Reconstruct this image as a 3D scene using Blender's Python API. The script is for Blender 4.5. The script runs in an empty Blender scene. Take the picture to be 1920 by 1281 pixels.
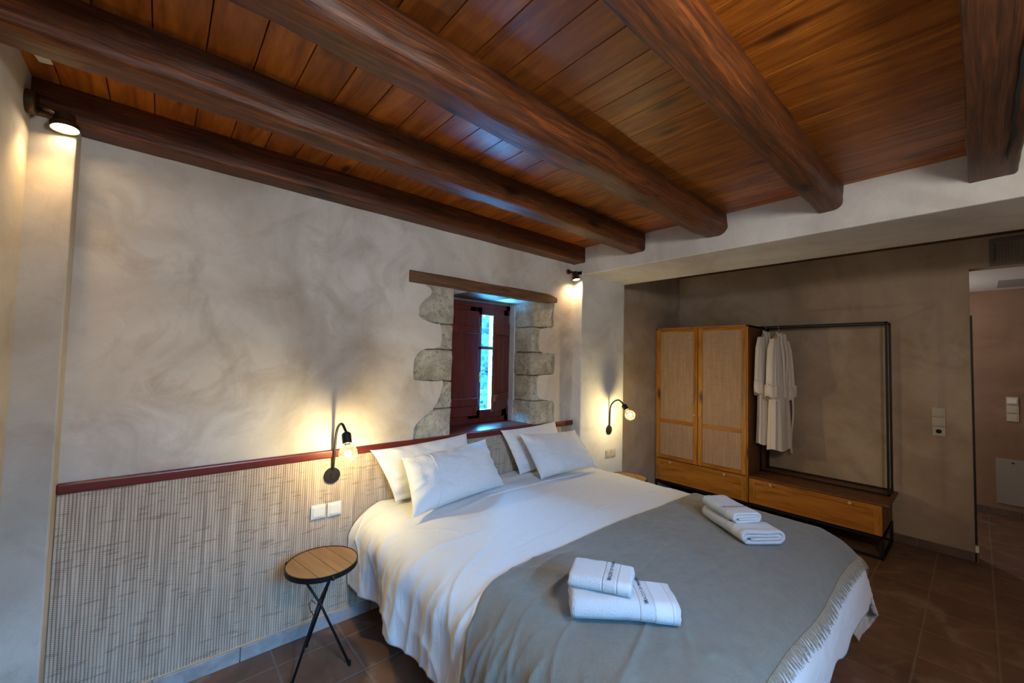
import bpy, bmesh, math, random
from mathutils import Vector, Matrix, noise, geometry
random.seed(7)
S = bpy.context.scene
COL = S.collection
PI = math.pi

# ------------------------------------------------------------------ camera
YAW, PITCH, ROLL, FPX = 0.71449954, 0.04217413, 0.0235858, 756.36699
def cam_axes():
    cy, sy, cp, sp = math.cos(YAW), math.sin(YAW), math.cos(PITCH), math.sin(PITCH)
    f = Vector((sy * cp, cy * cp, sp)); r = Vector((cy, -sy, 0)); u = r.cross(f)
    c, s = math.cos(ROLL), math.sin(ROLL)
    return c * r + s * u, -s * r + c * u, f
_r, _u, _f = cam_axes()
cd = bpy.data.cameras.new('camera'); cam = bpy.data.objects.new('camera', cd); COL.objects.link(cam)
M = Matrix.Identity(4)
for i in range(3):
    M[i][0] = _r[i]; M[i][1] = _u[i]; M[i][2] = -_f[i]
M[0][3], M[1][3], M[2][3] = 0, 0, 1.5
cam.matrix_world = M
cd.sensor_width = 36; cd.lens = FPX / 1920 * 36; cd.clip_start = .02; cd.clip_end = 200
S.camera = cam

# ------------------------------------------------------------------ look, sky, daylight
S.view_settings.view_transform = 'Standard'; S.view_settings.look = 'None'
S.view_settings.gamma = 1; S.view_settings.use_curve_mapping = False
S.view_settings.exposure = 0.0
W = bpy.data.worlds.new('world'); S.world = W; W.use_nodes = True
bg = W.node_tree.nodes['Background']; SKY = 67.0
bg.inputs[0].default_value = (.06, .43, 1, 1); bg.inputs[1].default_value = SKY
_t = W.node_tree; _tc = _t.nodes.new('ShaderNodeTexCoord'); _sx = _t.nodes.new('ShaderNodeSeparateXYZ'); _mr = _t.nodes.new('ShaderNodeMapRange')
_t.links.new(_tc.outputs['Generated'], _sx.inputs[0]); _t.links.new(_sx.outputs[1], _mr.inputs[0])
_mr.inputs['From Min'].default_value = -.2; _mr.inputs['From Max'].default_value = .4; _mr.inputs['To Min'].default_value = SKY; _mr.inputs['To Max'].default_value = SKY * 2.2
_t.links.new(_mr.outputs[0], bg.inputs[1])
try:
    S.cycles.max_bounces = 8; S.cycles.diffuse_bounces = 5; S.cycles.glossy_bounces = 3
    S.cycles.transparent_max_bounces = 12; S.cycles.sample_clamp_indirect = 6; S.cycles.caustics_reflective = False
    S.cycles.caustics_refractive = False
except Exception: pass
def area(name, loc, rot, sx, sy, power, col, portal=False):
    l = bpy.data.lights.new(name, 'AREA'); l.shape = 'RECTANGLE'; l.size = sx; l.size_y = sy; l.energy = power; l.color = col
    if portal: l.cycles.is_portal = True
    o = bpy.data.objects.new(name, l); COL.objects.link(o); o.location = loc; o.rotation_euler = rot; return o
def spot(name, loc, to, power, col, ang, blend, rad=.02):
    l = bpy.data.lights.new(name, 'SPOT'); l.energy = power; l.color = col; l.spot_size = math.radians(ang); l.spot_blend = blend; l.shadow_soft_size = rad
    o = bpy.data.objects.new(name, l); COL.objects.link(o); o.location = loc
    o.rotation_euler = (Vector(to) - Vector(loc)).to_track_quat('-Z', 'Y').to_euler(); return o
WARM = (1.0, .66, .30); BLUE = (.30, .56, 1.0)
# portals sampling the sky through the two real windows
area('bed_window_portal', (1.9, 2.86, 1.47), (-PI/2, 0, 0), .80, 1.0, 1, (1,1,1), True)
area('garden_window_portal', (.50, -1.11, 1.765), (PI/2, 0, 0), 1.2, 1.03, 1, (1,1,1), True)
BULB_E = 960; LENS_E = 60
SPOT_L, SPOT_R = 9, 7
ROOM_E = 66; HALL_E = 15

# ------------------------------------------------------------------ materials
def MAT(name, col=(.5,.5,.5), rough=.6, metal=0, spec=.5):
    m = bpy.data.materials.new(name); m.use_nodes = True
    p = m.node_tree.nodes['Principled BSDF']
    p.inputs['Base Color'].default_value = (*col, 1); p.inputs['Roughness'].default_value = rough
    p.inputs['Metallic'].default_value = metal; p.inputs['Specular IOR Level'].default_value = spec
    return m
class N:
    def __init__(s, m): s.m = m; s.t = m.node_tree; s.p = s.t.nodes['Principled BSDF']; s.tc = None
    def n(s, typ, **k):
        x = s.t.nodes.new(typ)
        for a, b in k.items():
            if a.startswith('i_'): x.inputs[a[2:].replace('_', ' ')].default_value = b
            else: setattr(x, a, b)
        return x
    def l(s, a, b): s.t.links.new(a, b)
    def co(s, scale=(1,1,1), rot=(0,0,0), loc=(0,0,0), src='Object'):
        if not s.tc: s.tc = s.n('ShaderNodeTexCoord')
        m = s.n('ShaderNodeMapping'); m.inputs['Scale'].default_value = scale; m.inputs['Rotation'].default_value = rot; m.inputs['Location'].default_value = loc
        s.l(s.tc.outputs[src], m.inputs[0]); return m.outputs[0]
    def noise(s, v, scale, detail=4, rough=.5, dist=0, out='Fac'):
        x = s.n('ShaderNodeTexNoise'); x.inputs['Scale'].default_value = scale; x.inputs['Detail'].default_value = detail
        x.inputs['Roughness'].default_value = rough; x.inputs['Distortion'].default_value = dist
        s.l(v, x.inputs['Vector']); return x.outputs[out]
    def ramp(s, f, stops, interp='LINEAR'):
        x = s.n('ShaderNodeValToRGB'); x.color_ramp.interpolation = interp
        while len(x.color_ramp.elements) < len(stops): x.color_ramp.elements.new(.5)
        for e, (p, c) in zip(x.color_ramp.elements, stops):
            e.position = p; e.color = (*c, 1) if isinstance(c, tuple) else (c, c, c, 1)
        s.l(f, x.inputs[0]); return x.outputs[0]
    def mix(s, f, a, b, mode='MIX'):
        x = s.n('ShaderNodeMix', data_type='RGBA', blend_type=mode)
        for sock, v in ((x.inputs[0], f), (x.inputs[6], a), (x.inputs[7], b)):
            if isinstance(v, (int, float)): sock.default_value = v
            elif isinstance(v, tuple): sock.default_value = (*v, 1)
            else: s.l(v, sock)
        return x.outputs[2]
    def math(s, op, a, b=None, c=None):
        x = s.n('ShaderNodeMath', operation=op)
        for i, v in enumerate((a, b, c)):
            if v is None: continue
            if isinstance(v, (int, float)): x.inputs[i].default_value = v
            else: s.l(v, x.inputs[i])
        return x.outputs[0]
    def sep(s, v):
        x = s.n('ShaderNodeSeparateXYZ'); s.l(v, x.inputs[0]); return x.outputs
    def comb(s, a, b, c):
        x = s.n('ShaderNodeCombineXYZ')
        for i, v in enumerate((a, b, c)):
            if isinstance(v, (int, float)): x.inputs[i].default_value = v
            else: s.l(v, x.inputs[i])
        return x.outputs[0]
    def bump(s, h, strength=.3, dist=.01, prev=None):
        x = s.n('ShaderNodeBump'); x.inputs['Strength'].default_value = strength; x.inputs['Distance'].default_value = dist
        s.l(h, x.inputs['Height'])
        if prev: s.l(prev, x.inputs['Normal'])
        s.l(x.outputs[0], s.p.inputs['Normal']); return x.outputs[0]
    def base(s, c): s.l(c, s.p.inputs['Base Color'])
    def rough(s, c): s.l(c, s.p.inputs['Roughness'])

def plaster(name, light, mid, dark, scale=1.0, seed=0.0, contrast=1.0, bump=.25):
    m = MAT(name, mid, .85, spec=.25); n = N(m)
    v = n.co((1, 1, 1), loc=(seed, seed * .7, seed * .3), src='Object')
    big = n.noise(v, 1.1 * scale, 5, .55, .8)
    med = n.noise(v, 3.2 * scale, 6, .62, 1.2)
    c = n.ramp(big, [(.30, dark), (.50, mid), (.68, light)])
    blot = n.ramp(med, [(.30, 1.0), (.49, 0.0)])
    c = n.mix(n.math('MULTIPLY', blot, .60 * contrast), c, dark)
    pale = n.ramp(n.noise(v, 2.3 * scale, 5, .6, 1.5), [(.55, 0.0), (.72, 1.0)])
    c = n.mix(n.math('MULTIPLY', pale, .40), c, light)
    # thin trowel lines where smears overlap
    w = n.noise(v, 1.7 * scale, 3, .5, 1.8)
    ln = n.ramp(n.math('ABSOLUTE', n.math('SUBTRACT', w, .5)), [(.0, 1.0), (.016, 0.0)])
    c = n.mix(n.math('MULTIPLY', ln, .09 * contrast), c, dark)
    n.base(c)
    fine = n.noise(v, 38, 6, .65); mid_b = n.noise(v, 6, 4, .6, .6)
    n.bump(n.math('ADD', n.math('MULTIPLY', fine, .3), mid_b), bump, .012)
    return m

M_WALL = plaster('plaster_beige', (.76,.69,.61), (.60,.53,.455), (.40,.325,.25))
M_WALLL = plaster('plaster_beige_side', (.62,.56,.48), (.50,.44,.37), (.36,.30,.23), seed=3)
M_SOFF = plaster('plaster_pale', (.76,.74,.71), (.64,.615,.59), (.47,.43,.40), 1.2, 5, .7)
M_DARK = plaster('plaster_taupe', (.50,.40,.31), (.40,.30,.225), (.28,.20,.145), .9, 8, .8)
M_HALL = plaster('plaster_brown', (.36,.23,.155), (.28,.175,.115), (.21,.12,.07), .9, 12, .9)
M_HCEIL = MAT('hall_ceiling_paint', (.7,.68,.65), .9)

def wood(name, a, b, c, axis='x', rough=.4, fine=1.0, knots=True, bump=.2, plank=None, spec=.5, streak=(.35,.62), lg=1.0):
    """a dark, b mid, c light; grain runs along axis."""
    m = MAT(name, b, rough, spec=spec); n = N(m)
    sc = {'x': (lg, 9, 9), 'y': (9, lg, 9), 'z': (9, 9, lg)}[axis]
    v = n.co()
    if plank:
        x = n.sep(v); ax = x[0] if plank[0] == 'x' else x[1]
        idx = n.math('FLOOR', n.math('DIVIDE', n.math('SUBTRACT', ax, plank[1]), plank[2]))
        wn = n.n('ShaderNodeTexWhiteNoise', noise_dimensions='1D'); n.l(idx, wn.inputs['W'])
        off = n.n('ShaderNodeVectorMath', operation='MULTIPLY_ADD'); n.l(wn.outputs['Color'], off.inputs[0]); off.inputs[1].default_value = (3, 7, 1); n.l(v, off.inputs[2])
        v = off.outputs[0]
    sv = n.n('ShaderNodeVectorMath', operation='MULTIPLY'); n.l(v, sv.inputs[0]); sv.inputs[1].default_value = sc
    g = n.noise(sv.outputs[0], 1.6 * fine, 8, .6, 1.6)
    g2 = n.noise(sv.outputs[0], 7 * fine, 4, .6, .4)
    gg = n.math('ADD', n.math('MULTIPLY', g, .75), n.math('MULTIPLY', g2, .25))
    col = n.ramp(gg, [(streak[0], a), ((streak[0] + streak[1]) / 2, b), (streak[1], c)])
    if knots:
        kv = n.n('ShaderNodeVectorMath', operation='MULTIPLY'); n.l(v, kv.inputs[0])
        kv.inputs[1].default_value = {'x': (1.2, 3.4, 3.4), 'y': (3.4, 1.2, 3.4), 'z': (3.4, 3.4, 1.2)}[axis]
        vo = n.n('ShaderNodeTexVoronoi'); vo.inputs['Scale'].default_value = 1.9; n.l(kv.outputs[0], vo.inputs['Vector'])
        kk = n.ramp(vo.outputs['Distance'], [(.07, 1.0), (.20, 0.0)])
        col = n.mix(n.math('MULTIPLY', kk, .90), col, tuple(q * .22 for q in a))
    if plank:
        col = n.mix(n.math('MULTIPLY', wn.outputs['Value'], .35), col, a)
    n.base(col)
    n.bump(gg, bump, .006)
    return m
M_PLANK = wood('stained_pine_planks', (.15,.036,.004), (.32,.085,.008), (.46,.145,.015), 'y', .40, 1.0, True, .12, ('x', .067, .1331), .35)
M_BEAM = wood('varnished_beam', (.030,.010,.005), (.115,.032,.008), (.34,.080,.012), 'x', .46, 3.4, True, .45, spec=.35, streak=(.34,.74), lg=.45)
M_BEAMD = wood('varnished_beam_dark', (.03,.014,.008), (.075,.028,.012), (.15,.048,.018), 'x', .5, 2.8, True, .5, spec=.35, lg=.4)
M_LINTEL = wood('lintel_wood', (.055,.025,.012), (.12,.052,.022), (.19,.085,.035), 'x', .6, 1.3, True, .3)
M_RED = wood('oxblood_painted_wood', (.075,.010,.007), (.12,.016,.011), (.16,.024,.015), 'x', .30, .6, False, .08)
M_REDV = wood('oxblood_painted_shutter', (.07,.012,.009), (.115,.018,.012), (.15,.026,.017), 'z', .38, .6, False, .08)
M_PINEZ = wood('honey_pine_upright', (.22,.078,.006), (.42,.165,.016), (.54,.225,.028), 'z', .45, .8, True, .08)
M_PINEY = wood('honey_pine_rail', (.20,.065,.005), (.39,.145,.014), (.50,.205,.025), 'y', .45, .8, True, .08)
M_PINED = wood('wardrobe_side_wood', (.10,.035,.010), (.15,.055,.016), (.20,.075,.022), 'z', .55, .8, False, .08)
M_BAMB = wood('table_top_wood', (.14,.075,.033), (.19,.105,.047), (.23,.13,.06), 'x', .5, .7, False, .05)
M_BLACK = MAT('black_metal', (.006,.006,.0065), .5, 0, .3)
M_BRONZE = MAT('bronze_metal', (.10,.06,.03), .35, .9)
M_BRASS = MAT('brass', (.55,.33,.10), .3, 1)
M_WHITEP = MAT('white_plastic', (.72,.70,.64), .3)
M_CREAMP = MAT('cream_plastic', (.52,.45,.35), .35)
M_CHROME = MAT('chrome_wire', (.6,.6,.6), .2, 1)
M_KNOB = MAT('turned_knob', (.62,.40,.24), .4)
M_INK = MAT('navy_embroidery', (.03,.04,.09), .8)
M_DKIN = MAT('dark_cavity', (.01,.01,.01), .9)

def stone_mat():
    m = MAT('rough_limestone', (.4,.36,.29), .95, spec=.2); n = N(m); v = n.co()
    a = n.noise(v, 7, 8, .7, .5); b = n.noise(v, 45, 5, .7)
    c = n.ramp(a, [(.30, (.26,.23,.17)), (.48, (.45,.41,.33)), (.68, (.68,.63,.52))])
    pit = n.ramp(b, [(.36, 1.0), (.46, 0.0)])
    c = n.mix(n.math('MULTIPLY', pit, .55), c, (.11,.09,.065)); n.base(c)
    n.bump(n.math('ADD', n.math('MULTIPLY', a, 1.0), n.math('MULTIPLY', b, .6)), .9, .02)
    return m
M_STONE = stone_mat()

def cane_mat(name, u, period_u, period_v, light, dark, amb):
    """woven cane: ribs along z, strands crossing; u = 'x' or 'y' is the horizontal axis."""
    m = MAT(name, light, .75, spec=.25); n = N(m); v = n.co(); x = n.sep(v)
    wob = n.math('MULTIPLY', n.math('SUBTRACT', n.noise(n.co((30,30,8)), 1, 3), .5), .0035)
    U = n.math('DIVIDE', n.math('ADD', x[0] if u == 'x' else x[1], wob), period_u)
    V = n.math('DIVIDE', x[2], period_v)
    rib = n.math('ABSOLUTE', n.math('SINE', n.math('MULTIPLY', U, PI)))
    par = n.math('MULTIPLY', n.math('FLOOR', U), .5)
    st = n.math('ABSOLUTE', n.math('SINE', n.math('MULTIPLY', n.math('ADD', V, par), PI)))
    stripe = n.noise(n.comb(n.math('MULTIPLY', n.math('FLOOR', U), 3.7), n.math('MULTIPLY', V, .02), 0.0), 1, 2)
    row = n.noise(n.comb(n.math('MULTIPLY', U, .09), n.math('MULTIPLY', n.math('FLOOR', V), 3.1), 4.0), 1, 2)
    h = n.math('MULTIPLY', n.math('POWER', rib, .6), n.math('ADD', .38, n.math('MULTIPLY', st, .62)))
    c = n.ramp(h, [(.12, dark), (.55, amb), (.92, light)])
    c = n.mix(n.ramp(stripe, [(.45, 0.0), (.80, .45)]), c, tuple(min(1, q * 1.35) for q in light))
    c = n.mix(n.ramp(stripe, [(.25, .4), (.45, 0.0)]), c, dark)
    c = n.mix(n.ramp(row, [(.34, .40), (.42, 0.0)]), c, dark)
    n.base(c); n.bump(h, .6, .003)
    return m
M_CANE = cane_mat('woven_cane', 'x', .0108, .0074, (.66,.53,.40), (.17,.10,.065), (.44,.325,.23))
M_CANEW = cane_mat('woven_cane_wardrobe', 'y', .0085, .0065, (.52,.36,.24), (.30,.19,.11), (.44,.29,.19))

def tile_mat():
    m = MAT('terracotta_tiles', (.2,.1,.06), .45, spec=.4); n = N(m); v = n.co(); x = n.sep(v)
    u = n.math('DIVIDE', n.math('SUBTRACT', x[0], .803), .32); w = n.math('DIVIDE', n.math('SUBTRACT', x[1], 1.938), .2842)
    wn = n.n('ShaderNodeTexWhiteNoise', noise_dimensions='3D'); n.l(n.comb(n.math('FLOOR', u), n.math('FLOOR', w), 0.0), wn.inputs['Vector'])
    def edge(q, p):
        f = n.math('FRACT', q); return n.math('MULTIPLY', n.math('MINIMUM', f, n.math('SUBTRACT', 1.0, f)), p)
    wob = n.math('MULTIPLY', n.math('SUBTRACT', n.noise(v, 14, 3), .5), .003)
    e = n.math('ADD', n.math('MINIMUM', edge(u, .32), edge(w, .2842)), wob)
    c = n.ramp(n.noise(v, 4, 6, .6, .7), [(.3, (.115,.058,.036)), (.5, (.165,.083,.050)), (.7, (.215,.118,.075))])
    c = n.mix(n.math('MULTIPLY', wn.outputs['Value'], .45), c, (.105,.058,.042))
    streak = n.ramp(n.noise(v, 2.2, 5, .55, 2.2), [(.56, 0.0), (.66, .45)])
    c = n.mix(streak, c, (.30,.21,.15))
    g = n.ramp(e, [(.0028, 1.0), (.0045, 0.0)])
    c = n.mix(g, c, (.21,.155,.12)); n.base(c)
    n.bump(n.ramp(e, [(.002, 0.0), (.009, 1.0)]), .35, .006)
    n.rough(n.ramp(n.noise(v, 9, 4), [(.3, .38), (.7, .55)]))
    return m
M_TILE = tile_mat()
def skirt_mat(name, a, b):
    m = MAT(name, a, .5); n = N(m); n.base(n.ramp(n.noise(n.co(), 9, 6, .65, .6), [(.35, a), (.6, b)])); return m
M_SKIRT = skirt_mat('grey_tile_skirting', (.28,.25,.23), (.42,.39,.37))
M_SKIRTB = skirt_mat('brown_tile_skirting', (.09,.055,.04), (.14,.09,.065))

def cloth(name, col, rough=.85, wr=.35, weave=0, wscale=9, aniso=(1,1,1), rotz=0, var=0.0, sheen=.2):
    m = MAT(name, col, rough, spec=.2); n = N(m)
    n.p.inputs['Sheen Weight'].default_value = sheen
    v = n.co(aniso, (0, 0, rotz))
    h = n.math('ADD', n.noise(v, wscale, 5, .55, 1.0), n.math('MULTIPLY', n.noise(v, wscale * 3.2, 4, .6, .8), .35))
    b = n.bump(h, wr, .012)
    if weave:
        x = n.sep(n.co()); a = n.math('SINE', n.math('MULTIPLY', x[0], weave)); c2 = n.math('SINE', n.math('MULTIPLY', x[1], weave))
        b = n.bump(n.math('MULTIPLY', a, c2), .25, .0012, b)
    if var:
        n.base(n.mix(n.ramp(n.noise(n.co((1, 1, 1)), 22, 5, .7), [(.4, 0.0), (.65, var)]), col, tuple(q * .7 for q in col)))
    return m
M_DUVET = cloth('white_duvet_cotton', (.72,.71,.70), .85, .45, 900, 6, (1.0, 2.4, 1.0), .45)
M_PIL = cloth('white_pillow_cotton', (.70,.69,.68), .8, .55, 0, 7)
M_SHEET = cloth('white_sheet', (.8,.79,.78), .85, .3, 0, 8)
M_THROW = cloth('olive_grey_linen', (.205,.185,.145), .9, .5, 700, 5, (1.0, 1.6, 1.0), .3, .35)
M_FRINGE = MAT('linen_fringe', (.30,.24,.165), .9, spec=.1)
M_BASE = cloth('taupe_bed_base', (.16,.125,.11), .9, .1)
M_ROBE = cloth('white_robe_cotton', (.80,.72,.66), .95, .4, 0, 12, (1, 1, .35))
def towel_mat():
    m = MAT('white_terry', (.62,.62,.62), .95, spec=.1); n = N(m); n.p.inputs['Sheen Weight'].default_value = .3
    x = n.sep(n.co()); y = x[1]  # distance along the towel, band towards the -y end
    v = n.co((1, 1, 1)); terry = n.noise(v, 190, 3, .7)
    at = n.n('ShaderNodeAttribute', attribute_type='OBJECT', attribute_name='band')
    d = n.math('SUBTRACT', y, at.outputs['Fac'])
    band = n.ramp(n.math('ABSOLUTE', n.math('ADD', d, .058)), [(.034, 1.0), (.036, 0.0)])
    edge = n.math('ADD', n.ramp(n.math('ABSOLUTE', n.math('SUBTRACT', n.math('ABSOLUTE', d), .0235)), [(.0005, 1.0), (.0020, 0.0)]), n.ramp(n.math('ABSOLUTE', n.math('ADD', d, .080)), [(.0003, .6), (.0014, 0.0)]))
    ht = n.math('MULTIPLY', terry, n.math('SUBTRACT', 1.0, n.math('MULTIPLY', band, .85)))
    ht = n.math('SUBTRACT', ht, n.math('MULTIPLY', edge, .7))
    n.bump(ht, .9, .006); return m
M_TERRY = towel_mat()

def glass_pane(name, tint=(1,1,1), gl=.08):
    m = bpy.data.materials.new(name); m.use_nodes = True; t = m.node_tree; t.nodes.clear()
    o = t.nodes.new('ShaderNodeOutputMaterial'); mx = t.nodes.new('ShaderNodeMixShader'); tr = t.nodes.new('ShaderNodeBsdfTransparent'); g = t.nodes.new('ShaderNodeBsdfGlossy')
    fr = t.nodes.new('ShaderNodeLayerWeight'); fr.inputs[0].default_value = gl
    tr.inputs[0].default_value = (*tint, 1); g.inputs['Roughness'].default_value = .03
    t.links.new(fr.outputs['Facing'], mx.inputs[0]); t.links.new(tr.outputs[0], mx.inputs[1]); t.links.new(g.outputs[0], mx.inputs[2]); t.links.new(mx.outputs[0], o.inputs[0]); return m
M_GLASS = glass_pane('window_glass')
M_BULB = glass_pane('bulb_glass', (.97,.93,.85), .45)
_t = M_BULB.node_tree; _o = [x for x in _t.nodes if x.type == 'OUTPUT_MATERIAL'][0]; _m = [x for x in _t.nodes if x.type == 'MIX_SHADER'][0]
_d = _t.nodes.new('ShaderNodeBsdfTranslucent'); _d.inputs[0].default_value = (1, .93, .8, 1); _m2 = _t.nodes.new('ShaderNodeMixShader'); _m2.inputs[0].default_value = .010
_t.links.new(_m.outputs[0], _m2.inputs[1]); _t.links.new(_d.outputs[0], _m2.inputs[2]); _t.links.new(_m2.outputs[0], _o.inputs[0])
def emit(name, col, k):
    m = bpy.data.materials.new(name); m.use_nodes = True; t = m.node_tree; t.nodes.clear()
    o = t.nodes.new('ShaderNodeOutputMaterial'); e = t.nodes.new('ShaderNodeEmission'); e.inputs[0].default_value = (*col, 1); e.inputs[1].default_value = k
    t.links.new(e.outputs[0], o.inputs[0]); return m
M_FIL = emit('glowing_filament', (1.0,.81,.38), BULB_E)
M_LENS = emit('glowing_lens', (1.0,.80,.50), LENS_E)

# ------------------------------------------------------------------ mesh helpers
def link(name, me, mat=None, parent=None, smooth=False):
    o = bpy.data.objects.new(name, me); COL.objects.link(o)
    for mm in (mat if isinstance(mat, (list, tuple)) else [mat]):
        if mm: me.materials.append(mm)
    if smooth:
        for p in me.polygons: p.use_smooth = True
    if parent: o.parent = parent
    return o
def from_bm(name, bm, mat=None, parent=None, smooth=False):
    bmesh.ops.recalc_face_normals(bm, faces=bm.faces)
    me = bpy.data.meshes.new(name); bm.to_mesh(me); bm.free(); return link(name, me, mat, parent, smooth)
def pymesh(name, vs, fs, mat=None, parent=None, smooth=True, recalc=False):
    me = bpy.data.meshes.new(name); me.from_pydata([tuple(v) for v in vs], [], fs)
    if recalc:
        bm = bmesh.new(); bm.from_mesh(me); bmesh.ops.recalc_face_normals(bm, faces=bm.faces); bm.to_mesh(me); bm.free()
    me.update(); return link(name, me, mat, parent, smooth)
def tag(o, label=None, cat=None, group=None, kind=None):
    if label: o['label'] = label
    if cat: o['category'] = cat
    if group: o['group'] = group
    if kind: o['kind'] = kind
    return o
def empty(name, loc, rz=0):
    o = bpy.data.objects.new(name, None); COL.objects.link(o); o.location = loc; o.rotation_euler = (0, 0, rz); o.empty_display_size = .05; return o
def badd(bm, x0, x1, y0, y1, z0, z1, bev=0, seg=2, mtx=None):
    vs = [bm.verts.new(p) for p in ((x0,y0,z0),(x1,y0,z0),(x1,y1,z0),(x0,y1,z0),(x0,y0,z1),(x1,y0,z1),(x1,y1,z1),(x0,y1,z1))]
    fs = [bm.faces.new([vs[i] for i in q]) for q in ((0,3,2,1),(4,5,6,7),(0,1,5,4),(1,2,6,5),(2,3,7,6),(3,0,4,7))]
    if bev:
        es = list({e for f in fs for e in f.edges})
        r = bmesh.ops.bevel(bm, geom=es, offset=bev, segments=seg, affect='EDGES', profile=.5, clamp_overlap=True)
        vs = list({v for f in r['faces'] for v in f.verts})
    if mtx: bmesh.ops.transform(bm, matrix=mtx, verts=list(set(vs)))
    return vs
def box(name, x0, x1, y0, y1, z0, z1, mat, parent=None, bev=0, seg=2):
    bm = bmesh.new(); badd(bm, x0, x1, y0, y1, z0, z1, bev, seg); return from_bm(name, bm, mat, parent)
def tube(bm, pts, rad, sides=12, cap=True):
    pts = [Vector(p) for p in pts]; rad = rad if isinstance(rad, (list, tuple)) else [rad] * len(pts)
    t0 = (pts[1] - pts[0]).normalized(); up = Vector((0, 0, 1)) if abs(t0.z) < .9 else Vector((1, 0, 0))
    n = t0.cross(up).normalized(); rings = []
    for i, p in enumerate(pts):
        a = pts[max(i-1, 0)]; b = pts[min(i+1, len(pts)-1)]; t = (b - a).normalized()
        n = (n - t * n.dot(t)).normalized(); bb = t.cross(n)
        rings.append([bm.verts.new(p + (n * math.cos(2*PI*k/sides) + bb * math.sin(2*PI*k/sides)) * rad[i]) for k in range(sides)])
    for a, b in zip(rings, rings[1:]):
        for k in range(sides): bm.faces.new((a[k], a[(k+1) % sides], b[(k+1) % sides], b[k]))
    if cap: bm.faces.new(rings[0][::-1]); bm.faces.new(rings[-1])
def tube_obj(name, pts, rad, mat, parent=None, sides=12):
    bm = bmesh.new(); tube(bm, pts, rad, sides); return from_bm(name, bm, mat, parent, True)
def lathe(bm, prof, center, axis, sides=32):
    axis = Vector(axis).normalized(); up = Vector((0, 0, 1)) if abs(axis.z) < .9 else Vector((1, 0, 0))
    n = axis.cross(up).normalized(); b = axis.cross(n); c = Vector(center); rings = []
    for r, h in prof:
        if r < 1e-6: rings.append([bm.verts.new(c + axis * h)])
        else: rings.append([bm.verts.new(c + axis * h + (n * math.cos(2*PI*k/sides) + b * math.sin(2*PI*k/sides)) * r) for k in range(sides)])
    for a, d in zip(rings, rings[1:]):
        for k in range(sides):
            k2 = (k + 1) % sides
            if len(a) == 1: bm.faces.new((a[0], d[k2], d[k]))
            elif len(d) == 1: bm.faces.new((a[k], a[k2], d[0]))
            else: bm.faces.new((a[k], a[k2], d[k2], d[k]))
def lathe_obj(name, prof, center, axis, mat, parent=None, sides=32, smooth=True):
    bm = bmesh.new(); lathe(bm, prof, center, axis, sides); o = from_bm(name, bm, mat, parent, smooth)
    if smooth: sharp(o)
    return o
def sharp(o, deg=35):
    me = o.data; bm = bmesh.new(); bm.from_mesh(me)
    for e in bm.edges:
        if len(e.link_faces) == 2 and e.calc_face_angle(0) > math.radians(deg): e.smooth = False
    for f in bm.faces: f.smooth = True
    bm.to_mesh(me); bm.free()
def fbm(p, s=1.0, o=3):
    return noise.fractal(Vector(p) * s, 1.0, 2.0, o)
def copy_tree(o, parent=None):
    c = o.copy(); COL.objects.link(c)
    if parent: c.parent = parent
    for ch in list(o.children): copy_tree(ch, c)
    return c
def struct(o, label=None, cat=None):
    o['kind'] = 'structure'
    if label: o['label'] = label
    if cat: o['category'] = cat
    return o

# ================================================================== THE SETTING
XL, YA, XB, YP = -.405, 2.38, 4.87, 2.284
X1, X2, ZS, ZC = 2.79, 3.446, 2.255, 2.495
YBK = -1.10
# floor
bm = bmesh.new(); badd(bm, -.55, 6.75, -2.1, 2.6, -.12, 0)
struct(from_bm('floor', bm, M_TILE), 'brown terracotta tile floor with pale grout', 'floor')

# wall behind the bed: plaster skin with a ragged hole round the stonework
LH = [(1.293,1.974),(1.335,1.955),(1.347,1.939),(1.338,1.909),(1.31,1.885),(1.287,1.87),(1.27,1.85),(1.258,1.825),(1.252,1.773),(1.265,1.755),(1.286,1.744),(1.339,1.729),(1.39,1.72),(1.415,1.725),(1.428,1.669),(1.432,1.62),(1.426,1.572),(1.37,1.555),(1.309,1.549),(1.273,1.534),(1.25,1.51),(1.235,1.483),(1.230,1.44),(1.226,1.401),(1.235,1.346),(1.301,1.341),(1.37,1.335),(1.451,1.338),(1.452,1.304),(1.435,1.25),(1.412,1.192),(1.376,1.142),(1.32,1.105),(1.27,1.072),(1.246,1.038),(1.243,.984),(1.24,.94)]
RH = [(2.54,1.981),(2.533,1.93),(2.526,1.857),(2.535,1.81),(2.519,1.772),(2.45,1.765),(2.399,1.758),(2.375,1.745),(2.367,1.726),(2.361,1.655),(2.363,1.61),(2.371,1.573),(2.414,1.551),(2.48,1.553),(2.552,1.548),(2.56,1.51),(2.563,1.469),(2.557,1.42),(2.557,1.384),(2.505,1.367),(2.43,1.368),(2.369,1.362),(2.355,1.33),(2.352,1.292),(2.358,1.245),(2.358,1.199),(2.391,1.168),(2.46,1.155),(2.528,1.15),(2.55,1.13),(2.561,1.106),(2.555,1.05),(2.559,.992),(2.56,.94)]
hole = LH + RH[::-1]
def jag(pts):
    out = []
    for i in range(len(pts)):
        a, b = Vector(pts[i]), Vector(pts[(i+1) % len(pts)])
        n = max(1, int((b - a).length / .02)) if (b - a).length < .3 else 1
        for k in range(n):
            p = a.lerp(b, k / n)
            if n > 1: p = p + Vector((noise.noise(Vector((p.x*60, p.y*60, 1))), noise.noise(Vector((p.x*60, p.y*60, 9))))) * .005
            out.append(p)
    return out
hole = jag(hole)
outer = [Vector(p) for p in ((-.45,-.02),(2.80,-.02),(2.80,2.6),(-.45,2.6))]
co2 = outer + hole; no, nh = len(outer), len(hole)
edges = [(i, (i+1) % no) for i in range(no)] + [(no+i, no+(i+1) % nh) for i in range(nh)]
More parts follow.
